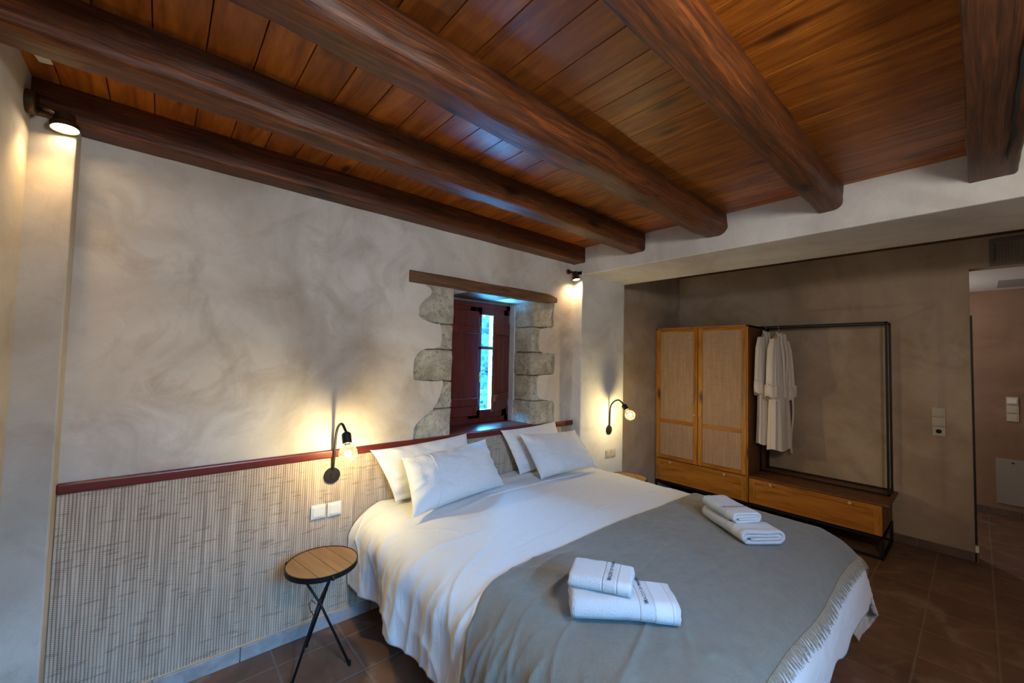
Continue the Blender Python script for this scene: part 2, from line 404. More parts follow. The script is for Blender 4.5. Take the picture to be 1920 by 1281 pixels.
rv, re, rf, _, _, _ = geometry.delaunay_2d_cdt([Vector(p) for p in co2], edges, [], 0, 1e-5)
def inside(p, poly):
    c = False; j = len(poly) - 1
    for i in range(len(poly)):
        a, b = poly[i], poly[j]
        if (a.y > p.y) != (b.y > p.y) and p.x < (b.x - a.x) * (p.y - a.y) / (b.y - a.y) + a.x: c = not c
        j = i
    return c
bm = bmesh.new(); fv = [bm.verts.new((p.x, YA, p.y)) for p in rv]
for f in rf:
    c = sum((rv[i] for i in f), Vector((0, 0))) / len(f)
    if not inside(c, hole): bm.faces.new([fv[i] for i in f])
bmesh.ops.delete(bm, geom=[v for v in bm.verts if not v.link_faces], context='VERTS')
bed = [e for e in bm.edges if len(e.link_faces) == 1]
ex = bmesh.ops.extrude_edge_only(bm, edges=bed)
bmesh.ops.translate(bm, vec=(0, .018, 0), verts=[g for g in ex['geom'] if isinstance(g, bmesh.types.BMVert)])
wallA = struct(from_bm('wall_back', bm, M_WALL), 'mottled beige plaster wall behind the bed', 'wall')
# masonry core of that wall, around the window opening
XO0, XO1, ZO0, ZO1 = 1.529, 2.284, .955, 1.972
bm = bmesh.new()
badd(bm, -.45, 1.235, YA+.018, 2.95, -.02, 2.6); badd(bm, 2.57, 3.6, 2.44, 2.95, -.02, 2.6); badd(bm, 2.57, 2.80, YA+.018, 2.45, -.02, 2.6)
badd(bm, 1.235, 2.57, YA+.018, 2.95, -.02, ZO0-.02); badd(bm, 1.235, 2.57, YA+.018, 2.95, ZO1, 2.6)
badd(bm, 1.235, XO0-.004, 2.60, 2.95, ZO0-.02, ZO1); badd(bm, XO1-.006, 2.57, 2.60, 2.95, ZO0-.02, ZO1)
struct(from_bm('wall_masonry', bm, M_SOFF, wallA))

# rough stone jambs
def stones(name, cells, side, label):
    bm = bmesh.new()
    for (x0, x1, z0, z1, y0, y1, sd) in cells:
        b2 = bmesh.new(); badd(b2, x0, x1, y0, y1, z0, z1, .010, 2)
        bmesh.ops.subdivide_edges(b2, edges=[e for e in b2.edges if e.calc_length() > .03], cuts=9, use_grid_fill=True)
        for v in b2.verts:
            p = v.co; q = Vector((p.x*14+sd*3, p.y*14, p.z*14))
            d = noise.fractal(q, .8, 2.1, 5) * .007
            # keep the arris of the opening reasonably straight
            v.co = p + Vector((d * .6, -abs(d) * .9 + .002, d * .6))
        me = bpy.data.meshes.new('t'); b2.to_mesh(me); b2.free(); bm.from_mesh(me); bpy.data.meshes.remove(me)
    o = from_bm(name, bm, M_STONE, None, True); struct(o, label, 'stonework'); return o
YS = YA + .006
lc = []; zz = [.94, 1.15, 1.335, 1.55, 1.725, 1.985]
for i in range(5): lc.append((1.19, XO0, zz[i]+.002, zz[i+1]-.002, YS + (.004, 0, .003, .006, 0)[i], 2.64, i))
stones('trim_1', lc, -1, 'rough limestone quoins down the shuttered side of the window')
rc = []; zz = [.94, 1.155, 1.365, 1.555, 1.765, 1.985]
for i in range(5): rc.append((XO1 + (.0, .008, .0, .006, .002)[i], 2.60, zz[i]+.002, zz[i+1]-.002, YS + (.0, .006, .002, .006, 0)[i], 2.64, i + 9))
stones('trim_2', rc, 1, 'rough limestone quoins on the window side nearer the wardrobe')

# side wall, piers, soffit, dressing wall, hall
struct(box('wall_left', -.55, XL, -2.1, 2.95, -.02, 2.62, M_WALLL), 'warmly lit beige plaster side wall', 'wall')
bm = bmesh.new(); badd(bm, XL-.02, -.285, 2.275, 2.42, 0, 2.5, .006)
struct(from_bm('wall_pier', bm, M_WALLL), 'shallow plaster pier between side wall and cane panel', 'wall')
struct(box('wall_column', X1, X2, YP, 2.55, 0, 2.30, M_SOFF, None, .008), 'pale plaster pier carrying the right bedside lamp', 'wall')
struct(box('wall_downstand', X1, X2, -2.1, 2.60, ZS, 2.85, M_SOFF, None, .008), 'pale plaster downstand the beams run into', 'wall')
bm = bmesh.new()
badd(bm, 3.40, 4.99, 2.43, 2.55, 0, 2.85)
struct(from_bm('wall_far', bm, M_DARK), 'taupe plaster return beside the wardrobe', 'wall')
bm = bmesh.new(); badd(bm, XB, 4.985, .03, 2.5, 0, 2.85); badd(bm, XB, 4.985, -1.25, .03, 2.303, 2.85); badd(bm, XB, 4.985, -2.1, -1.25, 0, 2.85)
struct(from_bm('wall_right', bm, M_DARK), 'dark taupe plaster wall behind the wardrobe and robes', 'wall')
struct(box('ceiling_annex', X2-.01, 4.99, -2.1, 2.55, 2.548, 2.60, M_BEAMD), 'dark timber ceiling over the wardrobe zone', 'ceiling')
bm = bmesh.new(); badd(bm, 6.6, 6.72, -1.6, 1.3, 0, 2.6); badd(bm, 4.985, 6.7, 1.2, 1.3, 0, 2.6); badd(bm, 4.985, 6.7, -1.7, -1.6, 0, 2.6)
struct(from_bm('wall_hall', bm, M_HALL), 'brown plaster wall of the hallway', 'wall')
struct(box('ceiling_hall', 4.98, 6.72, -1.7, 1.3, 2.338, 2.42, M_HCEIL), 'white plaster ceiling of the hallway', 'ceiling')
# wall behind the photographer with a garden window
bm = bmesh.new(); WX0, WX1, WZ0, WZ1 = -.10, 1.10, 1.25, 2.28
badd(bm, -.5, WX0, -1.25, YBK, 0, 2.85); badd(bm, WX1, 5.0, -1.25, YBK, 0, 2.85); badd(bm, WX0, WX1, -1.25, YBK, 0, WZ0); badd(bm, WX0, WX1, -1.25, YBK, WZ1, 2.85)
struct(from_bm('wall_front', bm, M_WALLL), 'plaster wall opposite the bed', 'wall')
bm = bmesh.new()
for a in ((WX0-.02, WX1+.02, WZ1-.04, WZ1+.02), (WX0-.02, WX1+.02, WZ0-.02, WZ0+.04), (WX0-.02, WX0+.04, WZ0, WZ1), (WX1-.04, WX1+.02, WZ0, WZ1), ((WX0+WX1)/2-.03, (WX0+WX1)/2+.03, WZ0, WZ1)):
    badd(bm, a[0], a[1], -1.22, -1.16, a[2], a[3])
wf = struct(from_bm('window_2', bm, M_RED), 'dark red casement opposite the bed', 'window')
box('pane', WX0, WX1, -1.195, -1.19, WZ0, WZ1, M_GLASS, wf)

# ceiling boards
bm = bmesh.new(); P0, PW = .067, .1331
for k in range(-5, 22):
    a = P0 + k * PW; x0, x1 = max(a + .0016, XL - .05), min(a + PW - .0016, X1 + .02)
    if x1 - x0 < .02: continue
    b2 = badd(bm, x0, x1, -2.1, 2.45, ZC, ZC + .03, .0012, 1)
badd(bm, XL - .05, X1 + .02, -2.1, 2.45, ZC + .028, ZC + .06)
struct(from_bm('ceiling', bm, M_PLANK), 'orange-brown stained pine board ceiling with dark knots', 'ceiling')
# plaster smear on first board
pts = [(-.396,1.94),(-.372,1.945),(-.350,1.99),(-.340,2.05),(-.331,2.108),(-.347,2.115),(-.366,2.120),(-.372,2.08),(-.384,2.02)]
bm = bmesh.new(); vs = [bm.verts.new((x, y, ZC - .004)) for x, y in pts]; f = bm.faces.new(vs)
r = bmesh.ops.extrude_face_region(bm, geom=[f]); bmesh.ops.translate(bm, vec=(0, 0, .006), verts=[g for g in r['geom'] if isinstance(g, bmesh.types.BMVert)])
struct(from_bm('trim_3', bm, M_SOFF), 'white plaster smear on the first ceiling board', 'plaster patch')

# skirtings
bm = bmesh.new(); x = -.285
while x < 2.79:
    e = min(x + .318, 2.79); badd(bm, x + .001, e - .001, 2.362, YA + .01, 0, .068, .002, 1); x = e + .002
struct(from_bm('baseboard_back', bm, M_SKIRT), 'pale grey tile skirting below the cane panel', 'baseboard')
bm = bmesh.new(); y = .022
while y < 2.43:
    e = min(y + .33, 2.43); badd(bm, 4.860, 4.88, y + .001, e - .001, 0, .07, .002, 1); y = e + .002
badd(bm, 4.860, 4.99, .014, .032, 0, .07)
struct(from_bm('baseboard_right', bm, M_SKIRTB), 'brown tile skirting along the taupe wall', 'baseboard')
bm = bmesh.new(); y = -1.6
while y < 1.2:
    e = min(y + .33, 1.2); badd(bm, 6.590, 6.61, y + .001, e - .001, 0, .075, .002, 1); y = e + .002
struct(from_bm('baseboard_hall', bm, M_SKIRTB), 'brown tile skirting in the hallway', 'baseboard')
bm = bmesh.new(); badd(bm, 4.862, 4.872, .018, .031, .135, 1.93); badd(bm, 4.872, 4.98, .022, .030, .135, 1.93)
struct(from_bm('trim_4', bm, M_BLACK), 'thin black metal strip on the opening edge', 'trim')
struct(box('trim_5', 4.860, 4.90, .012, .03, .075, .125, M_WHITEP), 'small white guide at the foot of the opening edge', 'trim')

# ------------------------------------------------------------------ beams
def beam(label, y0, y1, z0, mat, seed, x0=-.46, x1=X1 + .06, rad=(.02,.02), wob=.006, z1=ZC+.006):
    n = 150; vs = []; fs = []
    # section, starting top at low-y side going down and round (facing -x)
    def section():
        pts = []; r0, r1 = rad  # r0: arris on the y0 (room) side, r1: on the y1 side
        m = 7
        for k in range(6): pts.append((y0, z1 + (z0 + r0 - z1) * k / 6))
        for k in range(m): a = PI/2 * k / (m-1); pts.append((y0 + r0 - r0 * math.cos(a), z0 + r0 - r0 * math.sin(a)))
        for k in range(1, 6): pts.append((y0 + r0 + (y1 - r1 - y0 - r0) * k / 6, z0))
        for k in range(m): a = PI/2 * k / (m-1); pts.append((y1 - r1 + r1 * math.sin(a), z0 + r1 - r1 * math.cos(a)))
        for k in range(1, 7): pts.append((y1, z0 + r1 + (z1 - z0 - r1) * k / 6))
        return pts
    sec = section(); L = len(sec)
    for i in range(n + 1):
        x = x0 + (x1 - x0) * i / n
        sag = noise.noise(Vector((x * .9, seed * 7.1, 0))) * wob * 1.2; sw = noise.noise(Vector((x * .8, seed * 3.3, 5))) * wob
        for y, z in sec:
            q = Vector((x * 3.2, y * 9 + seed * 11, z * 9)); d = noise.fractal(q, 1, 2, 3) * wob
            cyy = y - (y0 + y1) / 2; czz = z - (z0 + .06)
            f = 0 if z > z1 - .004 else 1
            vs.append((x, y + sw + d * (1 if cyy > 0 else -1) * (abs(cyy) / (y1-y0) * 2), z + (sag + (-d if czz < 0 else 0) * .8) * f))
    for i in range(n):
        for k in range(L - 1):
            a = i * L + k; fs.append((a, a + 1, a + L + 1, a + L))
    fs.append(tuple(range(L))[::-1]); fs.append(tuple(n * L + k for k in range(L)))
    o = pymesh('ceiling_beam', vs, fs, mat, None, True, True); sharp(o, 50)
    tag(o, label, 'ceiling beam', 'exposed ceiling beams', 'thing'); return o
beam('reddish timber ceiling beam lying against the wall above the bed', 2.256, 2.40, 2.362, M_BEAM, 1, rad=(.012,.006), wob=.003)
beam('streaky brown ceiling beam, second out from the bed wall', 1.668, 1.796, 2.358, M_BEAM, 2, rad=(.032,.010), wob=.009)
beam('gnarled ceiling beam in the middle, shining blue along its underside', 1.072, 1.213, 2.360, M_BEAM, 3, rad=(.055,.016), wob=.010)
beam('ceiling beam with rounded edge and orange streak, between middle beam and cracked beam', .468, .580, 2.365, M_BEAM, 4, rad=(.045,.010), wob=.006)
b5 = beam('dark cracked ceiling beam nearest the hallway opening', -.135, .012, 2.360, M_BEAMD, 5, rad=(.018,.006), wob=.004)
# the long drying crack of the last beam
bm = bmesh.new(); pr = None; ring = []
for k in range(25):
    x = 1.55 + 1.02 * k / 24; w = .004 * math.sin(PI * k / 24) ** .5 + .0006; y = -.098 + noise.noise(Vector((x * 5, 0, 3))) * .010
    ring.append([bm.verts.new((x, y - w, 2.3545)), bm.verts.new((x, y + w, 2.3545)), bm.verts.new((x, y, 2.37))])
for a, b in zip(ring, ring[1:]):
    for i in range(3): bm.faces.new((a[i], a[(i+1) % 3], b[(i+1) % 3], b[i]))
from_bm('crack', bm, M_DKIN, b5)

# ================================================================== WINDOW
win = empty('window_1', (1.9, 2.66, .97)); struct(win, 'small dark red casement window with inner shutters', 'window')
def wbox(name, x0, x1, y0, y1, z0, z1, mat, parent=win, bev=.003):
    bm = bmesh.new(); badd(bm, x0-1.9, x1-1.9, y0-2.66, y1-2.66, z0-.97, z1-.97, bev, 1); return from_bm(name, bm, mat, parent)
FX0, FX1, FZ0, FZ1 = 1.529, 2.284, .972, 1.952
bm = bmesh.new()
for a in ((FX0, FX1, FZ1-.045, FZ1+.0), (FX0, FX1, FZ0, FZ0+.05), (FX0, FX0+.05, FZ0, FZ1), (FX1-.05, FX1, FZ0, FZ1)):
    badd(bm, a[0]-1.9, a[1]-1.9, 0.0, .07, a[2]-.97, a[3]-.97, .003, 1)
from_bm('window_frame', bm, M_REDV, win)
# filler above frame up to the lintel
wbox('head_board', XO0, XO1, 2.68, 2.76, 1.945, 1.985, M_SOFF)
def sash(x0, x1, name='sash'):
    bm = bmesh.new(); z0, z1 = FZ0 + .04, FZ1 - .04; w = .058
    lo, hi = 1.078, 1.852
    for a in ((x0, x1, hi, z1), (x0, x1, z0, lo), (x0, x0 + w, z0, z1), (x1 - w, x1, z0, z1), (x0, x1, 1.568, 1.596)):
        badd(bm, a[0]-1.9, a[1]-1.9, -.012, .03, a[2]-.97, a[3]-.97, .004, 1)
    o = from_bm(name, bm, M_REDV, win)
    g = wbox('pane', x0 + w - .004, x1 - w + .004, 2.664, 2.668, lo - .004, hi + .004, M_GLASS, o, 0); return o
s2 = sash(1.912, 2.252); s1 = sash(1.562, 1.906)
h = tube_obj('handle', [(.035, -.014, .405), (.035, -.035, .405), (.035, -.038, .40), (.034, -.036, .33)], [.006, .007, .008, .006], M_BRASS, s2, 10)
def shutter(px, py, ang, w, z0, z1):
    o = empty('shutter', (px - 1.9, py - 2.66, z0 - .97), ang); o.parent = win; H = z1 - z0
    bm = bmesh.new(); nb = 3
    for k in range(nb): badd(bm, -w + w * k / nb + .0025, -w + w * (k + 1) / nb - .0025, 0, .018, 0, H, .005, 1)
    badd(bm, -w + .004, -.004, .007, .013, .004, H - .004)
    from_bm('boards', bm, M_REDV, o)
    bm = bmesh.new()
    for zb in (H * .10, H * .78): badd(bm, -w + .004, -.004, -.022, .001, zb, zb + .062, .004, 1)
    from_bm('batten', bm, M_REDV, o)
    return o
sl = shutter(1.930, 2.628, 0, .375, 1.035, 1.875)
sr = shutter(2.232, 2.632, math.radians(28), .285, 1.075, 1.862)
bm = bmesh.new()
for z in (1.10, 1.80): badd(bm, FX1-.022-1.9, FX1-.012-1.9, -.006, .002, z-.97, z+.07-.97)
from_bm('hinge', bm, M_CHROME, win)
# stained sill board
o = box('trim_6', XO0 - .0, XO1 + .012, 2.362, 2.67, .955, .9735, M_RED, None, .003, 2); struct(o, 'glossy dark red window sill board', 'sill')

# lintel
vs, fs = [], []; n = 60; sec = [(0,0),(0,1)]
for i in range(n + 1):
    t = i / n; x = 1.178 + (2.556 - 1.178) * t; wz = noise.noise(Vector((x * 3, 2, 0))) * .005
    zb = 1.977 + wz + (.012 if t > .93 else 0) * (t - .93) / .07 - .006 * math.sin(t * PI); zt = 2.053 + noise.noise(Vector((x * 3, 7, 0))) * .004 - (.018 * max(0, (t - .93) / .07) ** 1.5)
    yf = 2.362 + noise.noise(Vector((x * 5, 4, 4))) * .004
    for (y, z) in ((yf + .004, zb), (yf, zb + .006), (yf, zt - .008), (yf + .006, zt), (2.70, zt), (2.70, zb)): vs.append((x, y, z))
for i in range(n):
    for k in range(6): a = i * 6 + k; b = i * 6 + (k + 1) % 6; fs.append((a, b, b + 6, a + 6))
fs.append(tuple(range(6))[::-1]); fs.append(tuple(n * 6 + k for k in range(6)))
o = pymesh('window_lintel', vs, fs, M_LINTEL, None, True, True); sharp(o, 30)
tag(o, 'rough brown timber lintel set over the small window', 'lintel', None, 'thing')

# outside: hillside, added sky-blocking bank, shrubs
hm = MAT('hillside_ground', (.05,.07,.05), .95); n_ = N(hm)
n_.base(n_.ramp(n_.noise(n_.co(), .9, 8, .7, .5), [(.38, (.006,.014,.012)), (.5, (.03,.045,.036)), (.6, (.16,.17,.16))]))
vs, fs = [], []; nx, ny = 70, 50
for j in range(ny + 1):
    for i in range(nx + 1):
        x = -4 + 26 * i / nx; y = 9 + 14 * j / ny; z = -1.5 + 4.2 * (j / ny) + .5 * fbm((x, y, 0), .5, 4); vs.append((x, y, z))
for j in range(ny):
    for i in range(nx): a = j * (nx + 1) + i; fs.append((a, a + 1, a + nx + 2, a + nx + 1))
struct(pymesh('hillside', vs, fs, hm), 'scrubby hillside seen through the window', 'hillside')
vs, fs = [], []; nx, ny = 60, 30  # unseen bank, added to keep low sky light off the bed wall
for j in range(ny + 1):
    for i in range(nx + 1):
        x = -18 + 38 * i / nx; q = j / ny; y = -1.6 - 7.4 * q; z = -.3 + 4.5 * max(0, (q - .35) / .65) ** .8 + .35 * fbm((x, y, 3), .6, 4) * q; vs.append((x, y, z))
for j in range(ny):
    for i in range(nx): a = j * (nx + 1) + i; fs.append((a, a + nx + 1, a + nx + 2, a + 1))
struct(pymesh('hillside', vs, fs, hm), 'dark added bank, out of view, blocking low sky at the window opposite the bed', 'hillside')
lm = MAT('shrub_leaves', (.035,.07,.055), .9); n_ = N(lm)
n_.base(n_.ramp(n_.noise(n_.co(), 6, 5, .7), [(.4, (.008,.016,.013)), (.62, (.05,.075,.06))]))
def shrub(x, y, z, r, label):
    bm = bmesh.new(); bmesh.ops.create_icosphere(bm, subdivisions=4, radius=r)
    for v in bm.verts:
        d = v.co.normalized(); v.co = d * r * (1 + .45 * noise.fractal(v.co * (2.2 / r) + Vector((x, y, z)), .7, 2, 5)); v.co.z *= .85
    o = from_bm('shrub', bm, lm, None, False); o.location = (x, y, z); return tag(o, label, 'shrub', 'shrubs outside the window')
shrub(6.35, 8.4, 2.1, .60, 'dark green shrub at upper window pane'); shrub(7.2, 9.6, 1.15, .60, 'dark green shrub behind the window crossbar'); shrub(6.6, 8.7, .30, .30, 'small dark shrub low outside the window')

# ================================================================== CANE PANEL AND RAIL
cp = empty('cane_wall_panel', (1.25, YA, .5)); tag(cp, 'long woven cane headboard panel under a dark red rail', 'wall panel')
def sub(name, x0, x1, y0, y1, z0, z1, mat, parent, loc, bev=.0, seg=2):
    bm = bmesh.new(); badd(bm, x0-loc[0], x1-loc[0], y0-loc[1], y1-loc[1], z0-loc[2], z1-loc[2], bev, seg); return from_bm(name, bm, mat, parent)
LC = (1.25, YA, .5)
sub('cane_sheet', -.284, 2.775, 2.370, 2.3799, .070, .925, M_CANE, cp, LC)
sub('rail', -.286, 2.779, 2.352, 2.3795, .925, .968, M_RED, cp, LC, .008, 3)
sub('bottom_bead', -.284, 2.775, 2.366, 2.3795, .069, .075, M_KNOB, cp, LC, .001, 1)

# ================================================================== SWITCH PLATES
def plate(name, label, o, ex, w=.078, n=1, mat=M_WHITEP, kinds=('rocker',), group=None, vertical=False):
    """o: centre on the wall, ex: angle about z so that local -y faces the room"""
    t = empty(name, o, ex); tag(t, label, 'switch', group)
    for k in range(n):
        dz = (-(k - (n - 1) / 2) * w) if vertical else 0; dx = 0 if vertical else (k - (n-1)/2) * (w + .004)
        w2 = w - .004; bm = bmesh.new(); badd(bm, dx - w2/2, dx + w2/2, -.009, 0, dz - w2/2, dz + w2/2, .003, 2); fr = from_bm('frame', bm, mat, t)
        kd = kinds[k]
        if kd == 'socket':
            lathe_obj('socket_cup', [(.019,-.0115),(.019,-.005),(.0,-.005)], (dx, -.001, dz), (0, 1, 0), M_CREAMP if mat is M_CREAMP else mat, fr, 24)
            lathe_obj('socket_recess', [(.017,-.0117),(.0,-.0117)], (dx, -.0005, dz), (0, 1, 0), M_DKIN, fr, 24)
        elif kd == 'dial':
            bm = bmesh.new(); badd(bm, dx - w*.36, dx + w*.36, -.018, -.008, dz - w*.30, dz + w*.30, .003, 2); from_bm('thermostat', bm, M_WHITEP, fr)
        else:
            bm = bmesh.new(); badd(bm, dx - w*.34, dx + w*.34, -.0125, -.008, dz - w*.34, dz + w*.34, .002, 2); from_bm('rocker', bm, mat, fr)
    return t
plate('light_switch', 'white rocker switch on the cane panel, farther from the bed', (.683, 2.370, .642), 0, group='switches on the cane panel')
plate('light_switch', 'white rocker switch on the cane panel, nearer the bed', (.768, 2.370, .640), 0, group='switches on the cane panel')
plate('light_switch', 'cream switch below the right bedside lamp, nearer the bed', (3.198, YP, .630), 0, .075, mat=M_CREAMP, group='switches on the pale pier')
plate('light_switch', 'cream socket plate below the right bedside lamp, nearer the wardrobe', (3.282, YP, .628), 0, .075, mat=M_CREAMP, group='switches on the pale pier')
plate('switch_stack', 'beige stack of two switches and a socket on the taupe wall', (XB, .214, 1.062), PI/2*3, .078, 3, M_CREAMP, ('rocker','rocker','socket'), vertical=True)
plate('thermostat_stack', 'beige stack of switches topped by a thermostat in the hallway', (6.6, -.232, 1.10), PI/2*3, .085, 3, M_CREAMP, ('dial','rocker','rocker'), vertical=True)
o = empty('fuse_box_cover', (6.6, -.30, .36)); tag(o, 'plain off-white panel cover low on the hallway wall', 'panel')
cm = MAT('panel_paint', (.30,.27,.24), .5)
sub('cover', 6.588, 6.6, -.52, -.112, .13, .588, cm, o, (6.6,-.30,.36), .003, 2); sub('latch', 6.584, 6.589, -.235, -.215, .548, .56, M_BLACK, o, (6.6,-.30,.36), .001, 1)
# air grille in the taupe wall
g = empty('air_vent_grille', (XB, -.40, 2.41)); tag(g, 'dark metal egg-crate air grille over the hallway opening', 'vent'); GL = (XB, -.40, 2.41)
bm = bmesh.new()
for a in ((-.78,-.078,2.492,2.520),(-.78,-.078,2.308,2.330),(-.105,-.078,2.33,2.492),(-.78,-.752,2.33,2.492)): badd(bm, -.012, 0, a[0]+.40, a[1]+.40, a[2]-2.41, a[3]-2.41, .002, 1)
from_bm('frame', bm, MAT('vent_frame', (.14,.11,.10), .5), g)
sub('duct', 4.872, 4.88, -.76, -.10, 2.325, 2.497, M_DKIN, g, GL)
bm = bmesh.new(); y = -.11
while y > -.75: badd(bm, -.006, .001, y + .40, y + .4015, 2.33 - 2.41, 2.492 - 2.41); y -= .0165
z = 2.342
while z < 2.49: badd(bm, -.005, .0, -.752 + .40, -.105 + .40, z - 2.41, z + .0015 - 2.41); z += .0165
from_bm('grid', bm, MAT('vent_grid', (.10,.11,.11), .5, .3), g)
sub('ceiling_diffuser', 5.9, 6.35, -.9, -.14, 2.326, 2.339, MAT('diffuser', (.30,.32,.32), .4), None, (0,0,0), .006, 2)
o = bpy.data.objects['ceiling_diffuser']; tag(o, 'grey slim linear diffuser on the hallway ceiling', 'vent')

# ================================================================== LAMPS
def gooseneck(label, base, pts, sdir, flip):
    """base: centre of wall disc; pts in local (y out of wall negative, z)"""
    t = empty('wall_lamp', base); tag(t, label, 'wall lamp', 'black gooseneck bedside lamps')
    lathe_obj('wall_disc', [(0,0),(.043,0),(.043,-.009),(.041,-.011),(0,-.011)], (0,0,0), (0,1,0), M_BLACK, t)
    lathe_obj('switch_knob', [(.008,-.010),(.008,-.018),(.006,-.021),(0,-.021)], (0,0,0), (0,1,0), M_BRONZE, t, 16)
    # smooth path
    P = [Vector(p) for p in pts]; path = []
    for i in range(len(P) - 1):
        p0 = P[max(i-1,0)]; p1 = P[i]; p2 = P[i+1]; p3 = P[min(i+2,len(P)-1)]
        for k in range(8):
            u = k / 8; path.append(.5 * ((2*p1) + (p2-p0)*u + (2*p0-5*p1+4*p2-p3)*u*u + (3*p1-p0-3*p2+p3)*u**3))
    path.append(P[-1]); tube_obj('arm', path, .0072, M_BLACK, t)
    d = Vector(sdir).normalized(); s0 = P[-1]
    so = lathe_obj('socket', [(0,0),(.013,0),(.022,.008),(.024,.012),(.024,.058),(.021,.060),(0,.060)], s0, d, M_BLACK, t, 24)
    b = empty('bulb', (0,0,0)); b.parent = t
    lathe_obj('screw_base', [(.0,.058),(.0145,.058),(.0145,.072),(.010,.074),(0,.074)], s0, d, M_BRASS, b, 20)
    R = .047; c = .066 + R * .98; prof = [(.013,.066)]
    for k in range(3, 25): a = PI * k / 24; prof.append((R * math.sin(a), c - R * math.cos(a)))
    prof[-1] = (0, c + R)
    lathe_obj('glass_globe', prof, s0, d, M_BULB, b, 36)
    bm = bmesh.new(); ctr = s0 + d * c; bmesh.ops.create_uvsphere(bm, u_segments=16, v_segments=10, radius=.0165, matrix=Matrix.Translation(ctr)); from_bm('filament', bm, M_FIL, b, True)
    return t
gooseneck('black gooseneck lamp on the cane panel beside the round table', (.748, 2.369, .827), [(0,-.008,.035),(.0,-.018,.05),(.002,-.026,.15),(.004,-.040,.245),(.006,-.075,.287),(.008,-.115,.296),(.010,-.150,.275),(.012,-.165,.262)], (.03,-.30,-.95), 1)
gooseneck('black gooseneck lamp on the pale pier near the wardrobe', (3.21, YP, .851), [(0,-.008,.035),(0,-.012,.06),(.0,-.014,.15),(.0,-.022,.225),(.0,-.060,.272),(.0,-.105,.288),(.0,-.140,.272),(0,-.158,.252)], (0,-.62,-.78), 1)

def spotlight(label, mount, mdir, head, aim, hl=.075, hr=.036, ms=1.0):
    t = empty('spotlight', mount); tag(t, label, 'spotlight', 'bronze wall spotlights')
    m = Vector((0,0,0)); H = Vector(head) - Vector(mount); A = Vector(aim).normalized()
    lathe_obj('mount_disc', [(0,0),(.040*ms,0),(.042*ms,.004),(.042*ms,.022*ms),(.038*ms,.026*ms),(0,.026*ms)], m, mdir, M_BRONZE, t, 28)
    md = Vector(mdir).normalized(); back = H - A * hl * .55
    tube_obj('arm', [md * .02, md * .045 + (back - md * .045) * .3, back], .009, M_BRONZE, t, 10)
    side = A.cross(Vector((0,1,0))).normalized()
    bm = bmesh.new(); ring = [back + (A * math.cos(a) + md * math.sin(a)) * .022 - A * .012 for a in [2*PI*k/16 for k in range(17)]]
    tube(bm, ring, .003, 8, False); from_bm('yoke', bm, M_BRONZE, t, True)
    lathe_obj('shade', [(0,-hl),(hr*.62,-hl),(hr*.75,-hl*.92),(hr*.78,-hl*.45),(hr,-hl*.3),(hr,0),(hr*.93,0),(hr*.9,-.004)], H, A, M_BRONZE, t, 32)
    lathe_obj('lens', [(0,-.004),(hr*.9,-.004)], H, A, M_LENS, t, 32)
    return t
spotlight('bronze spotlight mounted on the side wall under the first beam', (XL, 2.208, 2.378), (1,0,0), (-.310, 2.225, 2.318), (.10,-.12,-1), .06, .040)
spotlight('small bronze spotlight in the corner right of the window', (2.705, YA, 2.285), (0,-1,0), (2.728, 2.300, 2.205), (.02,-.22,-1), .075, .031, .55)
spot('left_spot_beam', (-.318, 2.205, 2.300), (-.45, 2.08, 1.2), SPOT_L, WARM, 104, 1.0)
spot('right_spot_beam', (2.728, 2.298, 2.196), (2.80, 2.32, 1.0), SPOT_R, WARM, 150, .9)
# unseen fill light added behind the camera to brighten the bed wall
rl = bpy.data.lights.new('room_fill_light', 'POINT'); rl.energy = ROOM_E; rl.color = (1.05, .99, .86); rl.shadow_soft_size = .12
ro = bpy.data.objects.new('room_fill_light', rl); COL.objects.link(ro); ro.location = (.60, -.40, 2.15)
# hallway downlight behind the wall, unseen lamp of the passage
pl = bpy.data.lights.new('hall_lamp', 'POINT'); pl.energy = HALL_E; pl.color = (1,.95,.92); pl.shadow_soft_size = .08
po = bpy.data.objects.new('hall_lamp', pl); COL.objects.link(po); po.location = (5.8, .75, 1.9)

